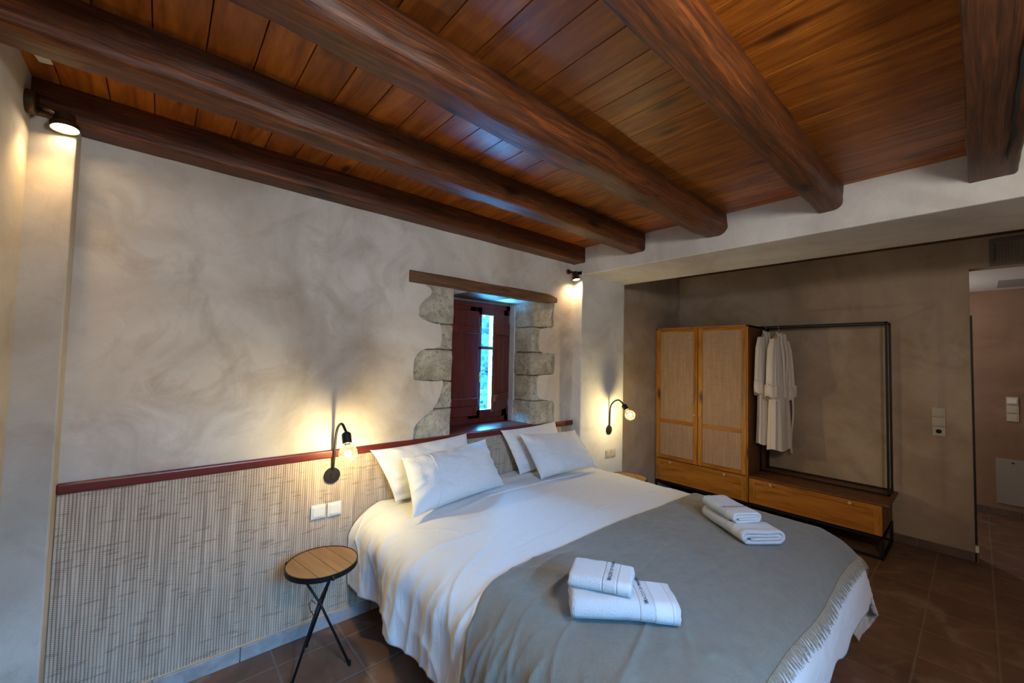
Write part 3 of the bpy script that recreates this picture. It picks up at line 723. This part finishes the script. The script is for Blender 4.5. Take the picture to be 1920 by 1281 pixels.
# ================================================================== SIDE TABLES
def side_table(label, loc, rz):
    t = empty('side_table', loc, rz); tag(t, label, 'side table', 'round folding bedside tables'); R = .163; H = .485
    top = lathe_obj('table_top', [(0,H-.012),(R-.004,H-.012),(R-.004,H),(0,H)], (0,0,0), (0,0,1), M_BAMB, t, 64, False)
    bm = bmesh.new()
    for k, yy in enumerate((-.082, 0, .082)):
        hw = math.sqrt((R-.005)**2 - yy*yy); badd(bm, -hw, hw, yy - .0010, yy + .0010, H - .001, H + .0004)
    from_bm('plank_groove', bm, M_DKIN, top)
    lathe_obj('rim', [(R-.005,H-.022),(R,H-.022),(R,H+.002),(R-.005,H+.002),(R-.005,H-.022)], (0,0,0), (0,0,1), M_BLACK, t, 64)
    for k in range(3):
        a0 = math.radians(KN[k]); p = Vector((math.cos(a0), math.sin(a0), 0))
        a1 = a0 + PI + KO[k]; q = Vector((math.cos(a1), math.sin(a1), 0)); tw = Vector((-math.sin(a0), math.cos(a0), 0)) * .008
        leg = tube_obj('leg', [p * (R * .82) + Vector((0, 0, H - .016)), tw + Vector((0, 0, .29)), q * .155 + Vector((0, 0, .006))], .0058, M_BLACK, t, 10)
        lathe_obj('foot', [(0,0),(.0075,0),(.0075,.022),(0,.022)], q * .155 + Vector((0,0,0)), (0,0,1), M_BLACK, leg, 12)
        bm = bmesh.new(); bmesh.ops.create_uvsphere(bm, u_segments=12, v_segments=8, radius=.0095, matrix=Matrix.Translation(p * (R + .006) + Vector((0, 0, H - .012)))); from_bm('hinge_knob', bm, M_BLACK, t, True)
    tube_obj('catch_wire', [(.012,-.03,.30),(.0,-.045,.32),(-.012,-.05,.30),(-.012,-.045,.27),(0,-.02,.22)], .0018, M_BLACK, t, 6)
    return t
KN = [222.0, -10.0, 110.0]; KO = [-.10, .08, .0]
side_table('small round wood-topped table under the cane panel lamp', (.642, 2.120, 0), math.radians(-80))
side_table('small round wood-topped table mostly hidden behind the bed', (3.13, 2.02, 0), .8)

# ================================================================== BED
bed = empty('bed', (1.86, 1.42, 0)); tag(bed, 'double bed with a low taupe base and white mattress', 'bed'); BL = (1.86, 1.42, 0)
sub('bed_base', 1.035, 2.69, .50, 2.345, .004, .30, M_BASE, bed, BL, .02, 3)
sub('mattress', 1.02, 2.70, .49, 2.352, .302, .585, M_SHEET, bed, BL, .06, 5)
# drape map shared by the duvet and the throw
ZT = .622
FOLD = [1.0, 1.0]
FX_0, FX_1, FY_0, FY_1 = 1.030, 2.690, .545, 2.355       # flat zone
RC = .10; AR = .165
def drape(s, t, off=0.0):
    """s across (x), t along (y): cloth coordinates in metres, flat-zone metrics. off = height above the duvet."""
    cx = min(max(s, FX_0 + RC), FX_1 - RC); cyy = max(t, FY_0 + RC)
    dx, dy = s - cx, min(t - cyy, 0)
    r = math.hypot(dx, dy)
    if r < 1e-9: d = -1; n = Vector((0, 0, 0)); 
    else: n = Vector((dx / r, dy / r, 0)); d = r - RC
    px, py = cx, (t if t > cyy else cyy)
    dome = .010 * math.sin(PI * min(max((s - FX_0) / (FX_1 - FX_0), 0), 1))
    wr = noise.fractal(Vector((s * 2.1, t * 3.4, 0)), 1, 2, 3) * .007 + noise.fractal(Vector((s*5 + t*3, t * 9 - s * 4, 3)), 1, 2, 3) * .0030
    if FOLD[1]:
        # pressed creases running out towards the near side
        c1 = 1 - abs(noise.noise(Vector((s * 1.6 + 4, t * 5.5 - s * 1.6, 11)))) * 5.5; c2 = 1 - abs(noise.noise(Vector((s * 3.1 + t * 2, t * 2.2, 17)))) * 7
        wr += (max(c1, 0) ** 2 * .0055 + max(c2, 0) ** 2 * .0035) * max(0, min(1, (1.9 - s) / .7)) * FOLD[1] + max(c1, 0) ** 2 * .002
    if d <= 0:
        return Vector((px + n.x * r, py + n.y * r, ZT + dome * (1 if d < -.1 else -d / .1 if d < 0 else 0) + wr + off))
    q = PI / 2 * AR
    # fold phase along the perimeter
    per = (cyy - FY_0) * (-1 if n.x < 0 else 1) * 1.0 + math.atan2(n.x, -n.y) * .38
    ph = per * 9.5 + 1.3 * noise.noise(Vector((per * 2.2, 0, 1)))
    fold = (math.sin(ph) + .55 * math.sin(ph * 1.73 + 1.2) + .6 * noise.noise(Vector((per * 7, d * 2, 2))))
    if d < q:
        a = d / AR; h = AR * math.sin(a); v = AR * (1 - math.cos(a))
    else:
        h = AR; v = AR + (d - q)
    k = max(0, min(1, (d - .10) / .35)); amp = .026 * k * k * (3 - 2 * k) * (1.0)
    crease = 0
    for (fr_, sd_, am_) in ((5.5, 2.0, 1.0), (9.0, 7.0, .6)):
        c_ = 1 - abs(noise.noise(Vector((per * fr_ + d * 1.2, d * .8, sd_)))) * 4.0
        if c_ > 0: crease += am_ * c_ ** 2
    kk = max(0, min(1, (d + .02) / .18))
    th2 = abs(2 * n.x * n.y) if t < FY_0 + RC else 0
    h += fold * amp + crease * .012 * kk * FOLD[0] - .008 * max(0, d - q) + .10 * th2 ** 2 * max(0, min(1, (d - .15) / .35))
    h += wr * .8
    h += off * min(1, math.sin(min(d / AR, PI/2))) ; z = ZT - v + wr * max(0, 1 - d / q) + off * math.cos(min(d / AR, PI/2))
    return Vector((px + n.x * (RC + h), py + n.y * (RC + h), z))
def sheet(name, s0, s1, t0, t1, ns, nt, mat, off=0.0, thick=.008, parent=None, hem=None):
    vs, fs = [], []
    for j in range(nt + 1):
        for i in range(ns + 1):
            s = s0 + (s1 - s0) * i / ns; t = t0 + (t1 - t0) * j / nt
            if hem: s, t = hem(s, t, i / ns, j / nt)
            vs.append(drape(s, t, off))
    for j in range(nt):
        for i in range(ns): a = j * (ns + 1) + i; fs.append((a, a + 1, a + ns + 2, a + ns + 1))
    o = pymesh(name, vs, fs, mat, parent, True)
    md = o.modifiers.new('thickness', 'SOLIDIFY'); md.thickness = thick; md.offset = -1
    return o
def dhem(s, t, u, v):
    # slightly uneven hem
    e = .012 * noise.noise(Vector((t * 4, 0, 7)))
    s -= e * max(0, 1 - u / .1) - e * max(0, 1 - (1 - u) / .1)
    t -= (.045 * noise.noise(Vector((s * 5, 3, 7))) + .045 * max(0, (u - .62) / .38)) * max(0, 1 - v / .15)
    return s, t
DL, DF = .505, .325
duv = sheet('duvet', FX_0 - DL, FX_1 + DL, FY_0 - DF, FY_1 - .006, 320, 290, M_DUVET, .0, .016, None, dhem)
tag(duv, 'white cotton duvet draped over the bed with hanging sides', 'duvet')
# turned-back hem and stitched seam lines of the duvet
def strip(name, fn, n, w, mat, parent, off):
    vs, fs = [], []
    for i in range(n + 1):
        s, t = fn(i / n)
        for k, dw in enumerate((-w, -w*.5, 0, w*.5, w)): vs.append(drape(s, t + dw, off * (1 - (dw / w) ** 2) + .0004))
    for i in range(n):
        for k in range(4): a = i * 5 + k; fs.append((a, a + 1, a + 6, a + 5))
    return pymesh(name, vs, fs, mat, parent, True)
strip('seam', lambda u: (FX_0 + .13 + 1.40 * u, 1.395 + .03 * math.sin(u * 3) + .05 * u), 90, .0030, M_DUVET, duv, .0028)
strip('turned_edge', lambda u: (FX_0 + .55 + 1.15 * u, 2.03 - .02 * u), 90, .006, M_DUVET, duv, .006)

# throw
def thr(s, t, u, v):
    t2 = t + .012 * math.sin(s * 2.2) * v; return s, t2
TS0, TS1, TT0, TT1 = FX_0 - .405, FX_1 + .42, FY_0 - .112, 1.325
def tmap(u, v):
    t0 = TT0 - .045 * u + .020 * noise.noise(Vector((u * 5, 0, 2)))
    s_ = TS0 + (TS1 - TS0) * u
    t1 = 1.275 - .075 * max(0, min(1, (1.18 - s_) / .28)) ** 1.5 - .03 * max(0, min(1, (s_ - 1.5) / 1.2))
    return s_, t0 + (t1 - t0) * v
vs, fs = [], []; ns, nt = 280, 150
for j in range(nt + 1):
    for i in range(ns + 1):
        s, t = tmap(i / ns, j / nt); vs.append(drape(s, t, .011))
for j in range(nt):
    for i in range(ns): a = j * (ns + 1) + i; fs.append((a, a + 1, a + ns + 2, a + ns + 1))
th = pymesh('bed_throw', vs, fs, M_THROW, None, True); md = th.modifiers.new('thickness', 'SOLIDIFY'); md.thickness = .004; md.offset = -1
tag(th, 'grey-green linen throw with a fringed end across the bed foot', 'throw')
# fringe: bundles of threads at the foot end
vs, fs = [], []; rnd = random.Random(3); NF = 900
for k in range(NF):
    u = (k + rnd.random()) / NF; s, t = tmap(u, 0); cl = int(k / 7); L = (.034 + rnd.random() * .012 + .014 * abs(noise.noise(Vector((cl * .37, 1, 1))))); lean = (rnd.random() - .5) * .010 + .030 * noise.noise(Vector((cl * .61, 5, 1)))
    clump = (((k % 7) - 3) * -.0016)
    path = []
    for q in range(5):
        e = q / 4; p = drape(s + lean * e * e + clump * e, t - L * e + .002, .013 + .006 * e * rnd.random()); path.append(p + Vector((0, -.004 * e, 0)))
    w = .0010
    b = len(vs)
    for q, p in enumerate(path):
        ww = w * (1 - .4 * q / 4); vs += [p + Vector((-ww, 0, 0)), p + Vector((0, -ww, ww)), p + Vector((ww, 0, 0))]
    for q in range(4):
        for m in range(3): a = b + q * 3 + m; c = b + q * 3 + (m + 1) % 3; fs.append((a, c, c + 3, a + 3))
fr = pymesh('fringe', vs, fs, M_FRINGE, th, True); fr['kind'] = 'stuff'; fr['label'] = 'tan knotted fringe threads'

# ------------------------------------------------------------------ pillows
def pillow(label, TL, TR, BR, BLc, T, seed, seam=None):
    TL, TR, BR, BLc = map(Vector, (TL, TR, BR, BLc)); ns = 56
    N0 = (TR - TL).cross(BLc - TL).normalized()
    if N0.y > 0: N0 = -N0
    vs, fs = [], []; W2 = ns + 1
    def P(u, v, side):
        # edges pulled in slightly between the corners, giving pointed corners
        pin = .030; uu = u + (0.5 - u) * 2 * pin * (4 * v * (1 - v)) ** .6 * abs(2*u-1) ; vv = v + (0.5 - v) * 2 * pin * 1.3 * (4 * u * (1 - u)) ** .6 * abs(2*v-1)
        p = TL.lerp(TR, uu).lerp(BLc.lerp(BR, uu), vv)
        e = max(0, (1 - abs(2*u-1) ** 2.6) * (1 - abs(2*v-1) ** 2.6)); th_ = T * e ** .62 * (.85 + .3 * v)
        # radiating puckers near the edges
        a = math.atan2(v - .5, u - .5); rr = max(abs(2*u-1), abs(2*v-1))
        puck = math.sin(a * 17 + seed + 2 * noise.noise(Vector((u*3, v*3, seed)))) * .004 * max(0, rr - .55) * 2.2 * (1 if rr < .98 else .4)
        wr = noise.fractal(Vector((u * 3.3, v * 2.6, seed)), 1, 2, 4) * .012 * e ** .4
        wr += abs(noise.noise(Vector((u * 7 + seed, v * 2.2, seed)))) * .022 * max(0, .40 - u) / .40 * e ** .3
        cr = 1 - abs(noise.noise(Vector((u * 2.2 + v * 1.5, v * 3.1 - u, seed + 5)))) * 5
        wr -= max(cr, 0) ** 2 * .003 * e ** .3
        return p + N0 * (side * th_ * .5 + (puck + wr) * (1 if side > 0 else .3)) + N0 * (.004 if side > 0 else 0)
    for side in (1, -1):
        for j in range(W2):
            for i in range(W2): vs.append(P(i / ns, j / ns, side))
    o2 = W2 * W2
    for j in range(ns):
        for i in range(ns):
            a = j * W2 + i; fs.append((a, a + W2, a + W2 + 1, a + 1)); b = o2 + a; fs.append((b, b + 1, b + W2 + 1, b + W2))
    rim = [i for i in range(ns)] + [ns + W2 * j for j in range(ns)] + [ns * W2 + ns - i for i in range(ns)] + [W2 * (ns - j) for j in range(ns)]
    for k in range(len(rim)): a, b = rim[k], rim[(k + 1) % len(rim)]; fs.append((a, b, b + o2, a + o2))
    o = pymesh('pillow', vs, fs, M_PIL, None, True, True); tag(o, label, 'pillow', 'white bed pillows')
    # flap seam of the pillowcase
    if seam:
        pts = [P(seam + .02 * math.sin(v * 4) , v, 1) + N0 * .0015 for v in [.02 + .96 * k / 40 for k in range(41)]]
        tube_obj('piping', pts, .0022, M_PIL, o, 6)
    # loose flap corners
    return o
pillow('white pillow leaning on the cane panel behind the near-lamp pillow', (.945,2.335,.945), (1.625,2.335,.975), (1.66,2.20,.640), (1.075,2.255,.640), .085, 1.0)
pillow('plump white pillow with a side flap, in front on the lamp side', (1.065,2.175,.915), (1.700,2.215,.945), (1.765,2.075,.655), (1.030,1.955,.648), .165, 2.0, .24)
pillow('white pillow leaning on the cane panel behind the pillow nearer the pier', (1.925,2.330,.965), (2.52,2.335,.985), (2.60,2.23,.645), (2.045,2.235,.640), .085, 3.0)
pillow('white pillow in front on the side nearer the pale pier', (1.985,2.190,.955), (2.615,2.195,.920), (2.665,1.985,.655), (2.075,2.045,.645), .15, 4.0, .90)

# ------------------------------------------------------------------ towels
def towel(label, c, ang, w, L, h, tw, seed, band, group):
    t = h / 4.0; a = w / 2
    path = []
    def seg(x0, x1, z, n=8):
        for k in range(n + 1): path.append((x0 + (x1 - x0) * k / n, z))
    def arc(cx, z0, z1, side, n=8):
        r = (z1 - z0) / 2; cz = (z0 + z1) / 2
        for k in range(1, n): b = -PI/2 + PI * k / n; path.append((cx + side * abs(r) * math.cos(b), cz + r * math.sin(b)))
    z = [t * (k + .5) for k in range(4)]
    seg(-a*.55, a - 2.1*t, z[1], 10); arc(a - 2.1*t, z[1], z[2], 1); seg(a - 2.1*t, -a + 2*t, z[2], 12); arc(-a + 2*t, z[2], z[0], -1, 10)
    seg(-a + 2*t, a - 2*t, z[0], 12); arc(a - 2*t, z[0], z[3], 1, 14); seg(a - 2*t, -a + 2*t, z[3], 14)
    arc(-a + 2*t, z[3], z[0] + t*.2, -1, 12)
    # ribbon outline by offset
    m = len(path); ht = t * .47; up, dn = [], []
    for i in range(m):
        p0, p1 = Vector(path[max(i-1, 0)]), Vector(path[min(i+1, m-1)]); d = (p1 - p0)
        if d.length < 1e-9: d = Vector((1, 0))
        d.normalize(); nn = Vector((-d.y, d.x)); p = Vector(path[i]); k = ht * (1 if 1 < i < m - 2 else .6)
        up.append(p + nn * k); dn.append(p - nn * k)
    loop = up + dn[::-1]; nl = len(loop); ny = 26; vs, fs = [], []
    for j in range(ny + 1):
        e = abs(2 * j / ny - 1); y = (-.5 + j / ny) * L; shr = 1 - .018 * max(0, (e - .92) / .08) ** 2
        for i, p in enumerate(loop):
            q = Vector((p.x * 9, y * 9, p.y * 9 + seed)); dd = noise.fractal(q, 1, 2, 4) * .0035
            gy = y + noise.noise(Vector((p.x * 20, seed, p.y * 60))) * .004 * (1 if e > .9 else 0)
            # the pressed fold spreads at the open end
            vs.append((p.x * shr + dd * .6, gy, max(.0005, p.y * shr + dd * (.4 if p.y < .01 else 1) + .003 * math.sin(y * 14 + seed))))
    for j in range(ny):
        for i in range(nl): b = j * nl + i; c2 = j * nl + (i + 1) % nl; fs.append((b, c2, c2 + nl, b + nl))
    for j in (0, ny):
        for i in range(m - 1): b = j * nl; fs.append((b + i, b + i + 1, b + nl - 2 - i, b + nl - 1 - i))
    o = pymesh('folded_towel', vs, fs, M_TERRY, None, True, True); o.location = c; o.rotation_euler = (tw[0], tw[1], ang)
    o['band'] = -L/2 + band; tag(o, label, 'towel', group)
    # embroidered name
    cu = bpy.data.curves.new('lettering', 'FONT'); cu.body = 'BRAZZO DI MAINA'; cu.size = .020; cu.extrude = .0004; cu.align_x = 'CENTER'; cu.align_y = 'CENTER'; cu.space_character = 1.12; cu.resolution_u = 3
    to = bpy.data.objects.new('tmp', cu); COL.objects.link(to); dg = bpy.context.evaluated_depsgraph_get(); me = bpy.data.meshes.new_from_object(to.evaluated_get(dg)); bpy.data.objects.remove(to)
    xs = [v.co.x for v in me.vertices]; wd = max(xs) - min(xs); k = min(1.0, (w * .88) / wd)
    for v in me.vertices:
        x, y = v.co.x * k + 0.0, v.co.y * max(k, .8) + (-L/2 + band)
        sg = noise.fractal(Vector((x * 9, y * 9, h * .97 * 9 + seed)), 1, 2, 4) * .0035
        v.co = Vector((x, y, (h * .985) + max(sg, 0) * .8 + .003 * math.sin(y * 14 + seed) + v.co.z + .0008))
    l = link('lettering', me, M_INK, o); l['label'] = 'dark blue embroidered lettering'
    return o
ZB = ZT + .029
D = math.radians
towel('large white folded towel at the bottom of the nearer towel stack', (1.223, .810, ZB), D(45), .175, .345, .072, (0,0), 1.2, .105, 'towels on the throw')
towel('small white folded towel on top of the nearer towel stack', (1.190, .866, ZB + .0745), D(28), .150, .205, .050, (D(0),D(0)), 2.4, .070, 'towels on the throw')
towel('large white folded towel at the bottom of the farther towel stack', (2.289, .813, ZB), D(-38), .215, .36, .064, (0,0), 3.1, .115, 'towels on the throw')
towel('small white folded towel on top of the farther towel stack', (2.285, .860, ZB + .0675), D(-34), .155, .26, .050, (0,0), 4.6, .090, 'towels on the throw')

# ================================================================== WARDROBE
wd = empty('wardrobe', (4.57, 1.94, 0)); WL = (4.57, 1.94, 0); tag(wd, 'tall honey pine wardrobe with two cane doors on black metal legs', 'wardrobe')
WY0, WY1, WZ0_, WZ1_, WXF, WXB = 1.458, 2.418, .175, 1.885, 4.300, 4.835
bm = bmesh.new()
def wb(x0,x1,y0,y1,z0,z1,bev=.002): badd(bm, x0-WL[0], x1-WL[0], y0-WL[1], y1-WL[1], z0, z1, bev, 1)
wb(WXF+.02, WXB, WY0, WY0+.02, WZ0_, WZ1_); wb(WXF+.02, WXB, WY1-.02, WY1, WZ0_, WZ1_); wb(WXF+.02, WXB, WY0, WY1, WZ1_-.02, WZ1_); wb(WXF+.02, WXB, WY0, WY1, WZ0_, WZ0_+.02)
wb(WXB-.012, WXB, WY0, WY1, WZ0_, WZ1_); wb(WXF+.02, WXB, WY0, WY1, .405, .425)
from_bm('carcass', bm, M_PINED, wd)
bm = bmesh.new(); wb(WXF, WXF+.02, WY0, WY0+.022, WZ0_, WZ1_); wb(WXF, WXF+.02, WY1-.022, WY1, WZ0_, WZ1_); wb(WXF, WXF+.02, WY0, WY1, WZ1_-.018, WZ1_)
from_bm('face_frame', bm, M_PINEZ, wd)
def door(y0, y1, ky):
    z0, z1 = .428, 1.866; cy = (y0 + y1) / 2; o = empty('door', (WXF - WL[0], cy - WL[1], 0)); o.parent = wd
    sw = .045
    for a in ((y0, y0+sw, z0, z1), (y1-sw, y1, z0, z1)):
        bm = bmesh.new(); badd(bm, -.008, .014, a[0]-cy, a[1]-cy, a[2], a[3], .003, 1); from_bm('stile', bm, M_PINEZ, o)
    for a in ((y0+sw, y1-sw, z0, z0+.042), (y0+sw, y1-sw, z1-.030, z1), (y0+sw, y1-sw, .825, .865)):
        bm = bmesh.new(); badd(bm, -.007, .014, a[0]-cy, a[1]-cy, a[2], a[3], .003, 1); from_bm('rail', bm, M_PINEY, o)
    bm = bmesh.new(); badd(bm, .001, .008, y0+.03-cy, y1-.03-cy, z0+.03, z1-.02); from_bm('cane_panel', bm, M_CANEW, o)
    lathe_obj('knob', [(0,-.030),(.008,-.029),(.012,-.024),(.011,-.018),(.005,-.013),(.005,-.006),(0,-.006)], (0, ky - cy, .948), (1,0,0), M_KNOB, o, 18)
door(1.942, WY1 - .012, 1.966); door(WY0 + .012, 1.936, 1.911)
def drawer(parent, PL, y0, y1, z0, z1, ks, xf=WXF):
    cy = (y0 + y1) / 2; o = empty('drawer', (xf - PL[0], cy - PL[1], 0)); o.parent = parent
    bm = bmesh.new(); badd(bm, -.002, .012, y0-cy, y1-cy, z0, z1, .002, 1)
    badd(bm, -.008, .0, y0-cy, y1-cy, z1-.040, z1, .002, 1); badd(bm, -.008, .0, y0-cy, y1-cy, z0, z0+.036, .002, 1)
    from_bm('front', bm, M_PINEY, o)
    for (ya, yb) in ((y0, y0+.05), (y1-.05, y1)):
        bm = bmesh.new(); badd(bm, -.009, .0, ya-cy, yb-cy, z0, z1, .002, 1); from_bm('front_stile', bm, M_PINEZ, o)
    for k in ks: lathe_obj('knob', [(0,-.034),(.010,-.033),(.014,-.027),(.012,-.020),(.006,-.015),(.006,-.006),(0,-.006)], (0, k - cy, z1 - .022), (1,0,0), M_KNOB, o, 18)
drawer(wd, WL, WY0 + .008, WY1 - .008, .182, .420, (2.23, 1.665))
def legs(parent, PL, y0, y1, zt):
    r = .009; x0, x1 = 4.305, 4.828
    for (x, y) in ((x0, y0), (x0, y1), (x1, y0), (x1, y1)):
        bm = bmesh.new(); badd(bm, x-r-PL[0], x+r-PL[0], y-r-PL[1], y+r-PL[1], 0, zt, .001, 1); from_bm('leg', bm, M_BLACK, parent)
    bm = bmesh.new()
    for z in (r, zt - r):
        badd(bm, x0-r-PL[0], x0+r-PL[0], y0-PL[1], y1-PL[1], z-r, z+r); badd(bm, x1-r-PL[0], x1+r-PL[0], y0-PL[1], y1-PL[1], z-r, z+r)
        badd(bm, x0-PL[0], x1-PL[0], y0-r-PL[1], y0+r-PL[1], z-r, z+r); badd(bm, x0-PL[0], x1-PL[0], y1-r-PL[1], y1+r-PL[1], z-r, z+r)
    from_bm('leg_rail', bm, M_BLACK, parent)
legs(wd, WL, WY0 + .012, WY1 - .012, WZ0_)
# bench with hanging frame
bn = empty('storage_bench', (4.57, .97, 0)); BNL = (4.57, .97, 0); tag(bn, 'low pine drawer bench with black hanging frame beside the wardrobe', 'bench')
BY0, BY1 = .500, 1.452
bm = bmesh.new()
def bb(x0,x1,y0,y1,z0,z1,bev=.002): badd(bm, x0-BNL[0], x1-BNL[0], y0-BNL[1], y1-BNL[1], z0, z1, bev, 1)
bb(WXF+.012, WXB, BY0, BY0+.02, .175, .415); bb(WXF+.012, WXB, BY1-.02, BY1, .175, .415); bb(WXF+.012, WXB, BY0, BY1, .175, .195); bb(WXB-.012, WXB, BY0, BY1, .175, .415)
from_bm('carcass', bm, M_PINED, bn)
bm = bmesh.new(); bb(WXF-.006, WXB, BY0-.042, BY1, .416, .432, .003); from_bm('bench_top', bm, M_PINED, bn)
drawer(bn, BNL, BY0 + .004, BY1 - .004, .182, .412, (1.262, .697), WXF + .004)
legs(bn, BNL, BY0 + .004, BY1 - .010, .175)
bm = bmesh.new(); r = .0075
for x in (4.60, 4.83 - .01):
    for y in (.497, 1.44): bb(x-r, x+r, y-r, y+r, .432, 1.886, 0)
    bb(x-r, x+r, .497-r, 1.44+r, 1.871, 1.886, 0); bb(x-r, x+r, .497-r, 1.44+r, .433, .447, 0)
for z in (1.871, .433): bb(4.60, 4.82, .497-r, .497+r, z, z+.015, 0)
from_bm('hanging_frame', bm, M_BLACK, bn)

# ================================================================== ROBES AND HANGERS
def hanger(label, loc, rz):
    t = empty('coat_hanger', loc, rz); tag(t, label, 'hanger', 'hangers on the black rail')
    pts = [(0,0,-.085)]
    pts += [(0,0,-.03)] + [(.016*math.cos(a) , 0, .000 + .016*math.sin(a)) for a in [PI*1.35 - k*PI*1.35/10 for k in range(0, 11)]]
    tube_obj('hook', [(0,0,-.085),(0,0,-.040),(-.012,0,-.022),(-.019,0,-.004),(-.014,0,.010),(0,0,.0155),(.013,0,.010),(.018,0,-.002)], .0019, M_CHROME, t, 8)
    tube_obj('shoulder_bar', [(-.185,0,-.150),(-.12,0,-.118),(-.05,0,-.090),(0,0,-.082),(.05,0,-.090),(.12,0,-.118),(.185,0,-.150)], [.008,.010,.010,.011,.010,.010,.008], M_KNOB, t, 10)
    return t
def robe(label, loc, rz, seed, group, belt=True, sc=(1,1,1)):
    """local x along the shoulders, -y is the front; origin at the rail"""
    t = empty('bathrobe', loc, rz); t.scale = sc; tag(t, label, 'bathrobe', group)
    zs = 26; na = 64; vs, fs = [], []
    H0, H1 = -.098, -1.20
    for j in range(zs + 1):
        v = j / zs; z = H0 + (H1 - H0) * v
        if v < .10: q = v / .10; hw = .045 + .145 * q ** .75; dp = .040 + .020 * q
        else: q = (v - .10) / .9; hw = .190 - .022 * math.sin(q * PI) * .8 + .012 * q; dp = .060 + .045 * q
        zsh = 0
        for i in range(na):
            a = 2 * PI * i / na; c, s = math.cos(a), math.sin(a)
            f = 1 + (.10 * math.sin(a * 7 + seed + v * 1.5) + .07 * math.sin(a * 12 + seed * 2)) * min(1, v * 1.6)
            x = hw * (abs(c) ** .75) * (1 if c > 0 else -1) * (1 + (f - 1) * .35); y = dp * (abs(s) ** .85) * (1 if s > 0 else -1) * f
            y += noise.noise(Vector((x * 9, v * 3, seed))) * .010
            zz = z - .010 * math.sin(a * 3 + seed) * v
            vs.append((x, y, zz))
    for j in range(zs):
        for i in range(na): a = j * na + i; b = j * na + (i + 1) % na; fs.append((a, b, b + na, a + na))
    fs.append(tuple(range(na)))
    body = pymesh('robe_body', vs, fs, M_ROBE, t, True, True)
    # sleeves
    for sx in (-1, 1):
        bm = bmesh.new(); P = [(.155, 0, -.150), (.195, -.004, -.25), (.218, -.010, -.40), (.228, -.016, -.56), (.232, -.022, -.70)]
        rr = [.050, .066, .070, .076, .084]; rings = []
        for k, (p, r_) in enumerate(zip(P, rr)):
            ring = []
            for i in range(28):
                a = 2*PI*i/28; f = 1 + .12 * math.sin(a * 5 + seed + k * .5) + .05 * math.sin(a*9+k)
                ring.append(bm.verts.new((sx * p[0] + r_ * .72 * math.cos(a) * f, p[1] + r_ * .9 * math.sin(a) * f, p[2] + .012 * math.cos(a) * sx)))
            rings.append(ring)
        for A, B in zip(rings, rings[1:]):
            for i in range(28): bm.faces.new((A[i], A[(i+1) % 28], B[(i+1) % 28], B[i]))
        bmesh.ops.subdivide_edges(bm, edges=bm.edges[:], cuts=1, use_grid_fill=True, smooth=.5)
        sl_ = from_bm('sleeve', bm, M_ROBE, t, True)
        # turned-up cuff
        bm = bmesh.new(); rings = []
        for k, (dz, r_) in enumerate(((-.595, .084), (-.60, .096), (-.65, .100), (-.705, .097), (-.712, .086), (-.69, .078))):
            ring = []
            for i in range(32):
                a = 2*PI*i/32; f = 1 + .06 * math.sin(a * 4 + seed) + .03 * math.sin(a * 9)
                ring.append(bm.verts.new((sx * .231 + r_ * .78 * math.cos(a) * f, -.020 + r_ * .95 * math.sin(a) * f, dz + .022 * math.cos(a) * sx + .008 * math.sin(3*a))))
            rings.append(ring)
        for A, B in zip(rings, rings[1:]):
            for i in range(32): bm.faces.new((A[i], A[(i+1) % 32], B[(i+1) % 32], B[i]))
        from_bm('cuff', bm, M_ROBE, sl_, True)
    # shawl collar
    for sx in (-1, 1):
        vs2, fs2 = [], []; n = 22
        for k in range(n + 1):
            u = k / n; z = -.088 - u * .62; xc = sx * (.040 + .028 * math.sin(u * PI) - .045 * u) ; yc = -.050 - .022 * math.sin(u * PI * .9) - .022 * u - .012
            w = .034 - .012 * u
            for m_, (dx, dy) in enumerate(((-w, .006), (-w*.5, -.006), (0, -.009), (w*.5, -.006), (w, .008))): vs2.append((xc + dx, yc + dy + .004 * math.sin(u * 9 + seed), z + abs(dx) * .15))
        for k in range(n):
            for m_ in range(4): a = k * 5 + m_; fs2.append((a, a + 1, a + 6, a + 5))
        c_ = pymesh('collar', vs2, fs2, M_ROBE, t, True); md = c_.modifiers.new('thickness', 'SOLIDIFY'); md.thickness = .007
    # back of neck roll
    tube_obj('neck_roll', [(-.052,-.040,-.105),(-.045,.0,-.088),(-.02,.024,-.080),(0,.030,-.078),(.02,.024,-.080),(.045,0,-.088),(.052,-.040,-.105)], .016, M_ROBE, t, 10)
    if belt:
        vs2, fs2 = [], []; n = 24
        for k in range(n + 1):
            u = k / n; z = -.62 - .63 * u; x = .175 + .012 * math.sin(u * 5) ; y = -.085 - .02 * math.sin(u * 6) * u
            vs2 += [(x - .016, y, z), (x + .016, y - .008, z + .004)]
        for k in range(n): a = k * 2; fs2.append((a, a + 1, a + 3, a + 2))
        b_ = pymesh('belt', vs2, fs2, M_ROBE, t, True); md = b_.modifiers.new('thickness', 'SOLIDIFY'); md.thickness = .006
        lm_ = lathe_obj('logo_patch', [(0,-.002),(.010,-.002),(.010,0),(0,0)], (.085, -.075, -.215), (0,1,0), M_LINTEL, t, 12)
    return t
RZ = D(-8)
h1 = hanger('hanger inside the front white bathrobe', (4.580, 1.272, 1.887), RZ); h1.scale = (.8, 1, 1)
h2 = hanger('hanger inside the rear white bathrobe, next to the wardrobe', (4.570, 1.388, 1.887), D(-3)); h2.scale = (.8, 1, 1)
robe('white bathrobe with turned-up cuff, front one on the black rail', (4.580, 1.272, 1.887), RZ, 1.0, 'white bathrobes on the rail', True, (.80, .62, 1))
robe('white bathrobe hanging behind the other, next to the wardrobe', (4.565, 1.388, 1.905), D(-3), 2.3, 'white bathrobes on the rail', False, (.80, .42, .98))
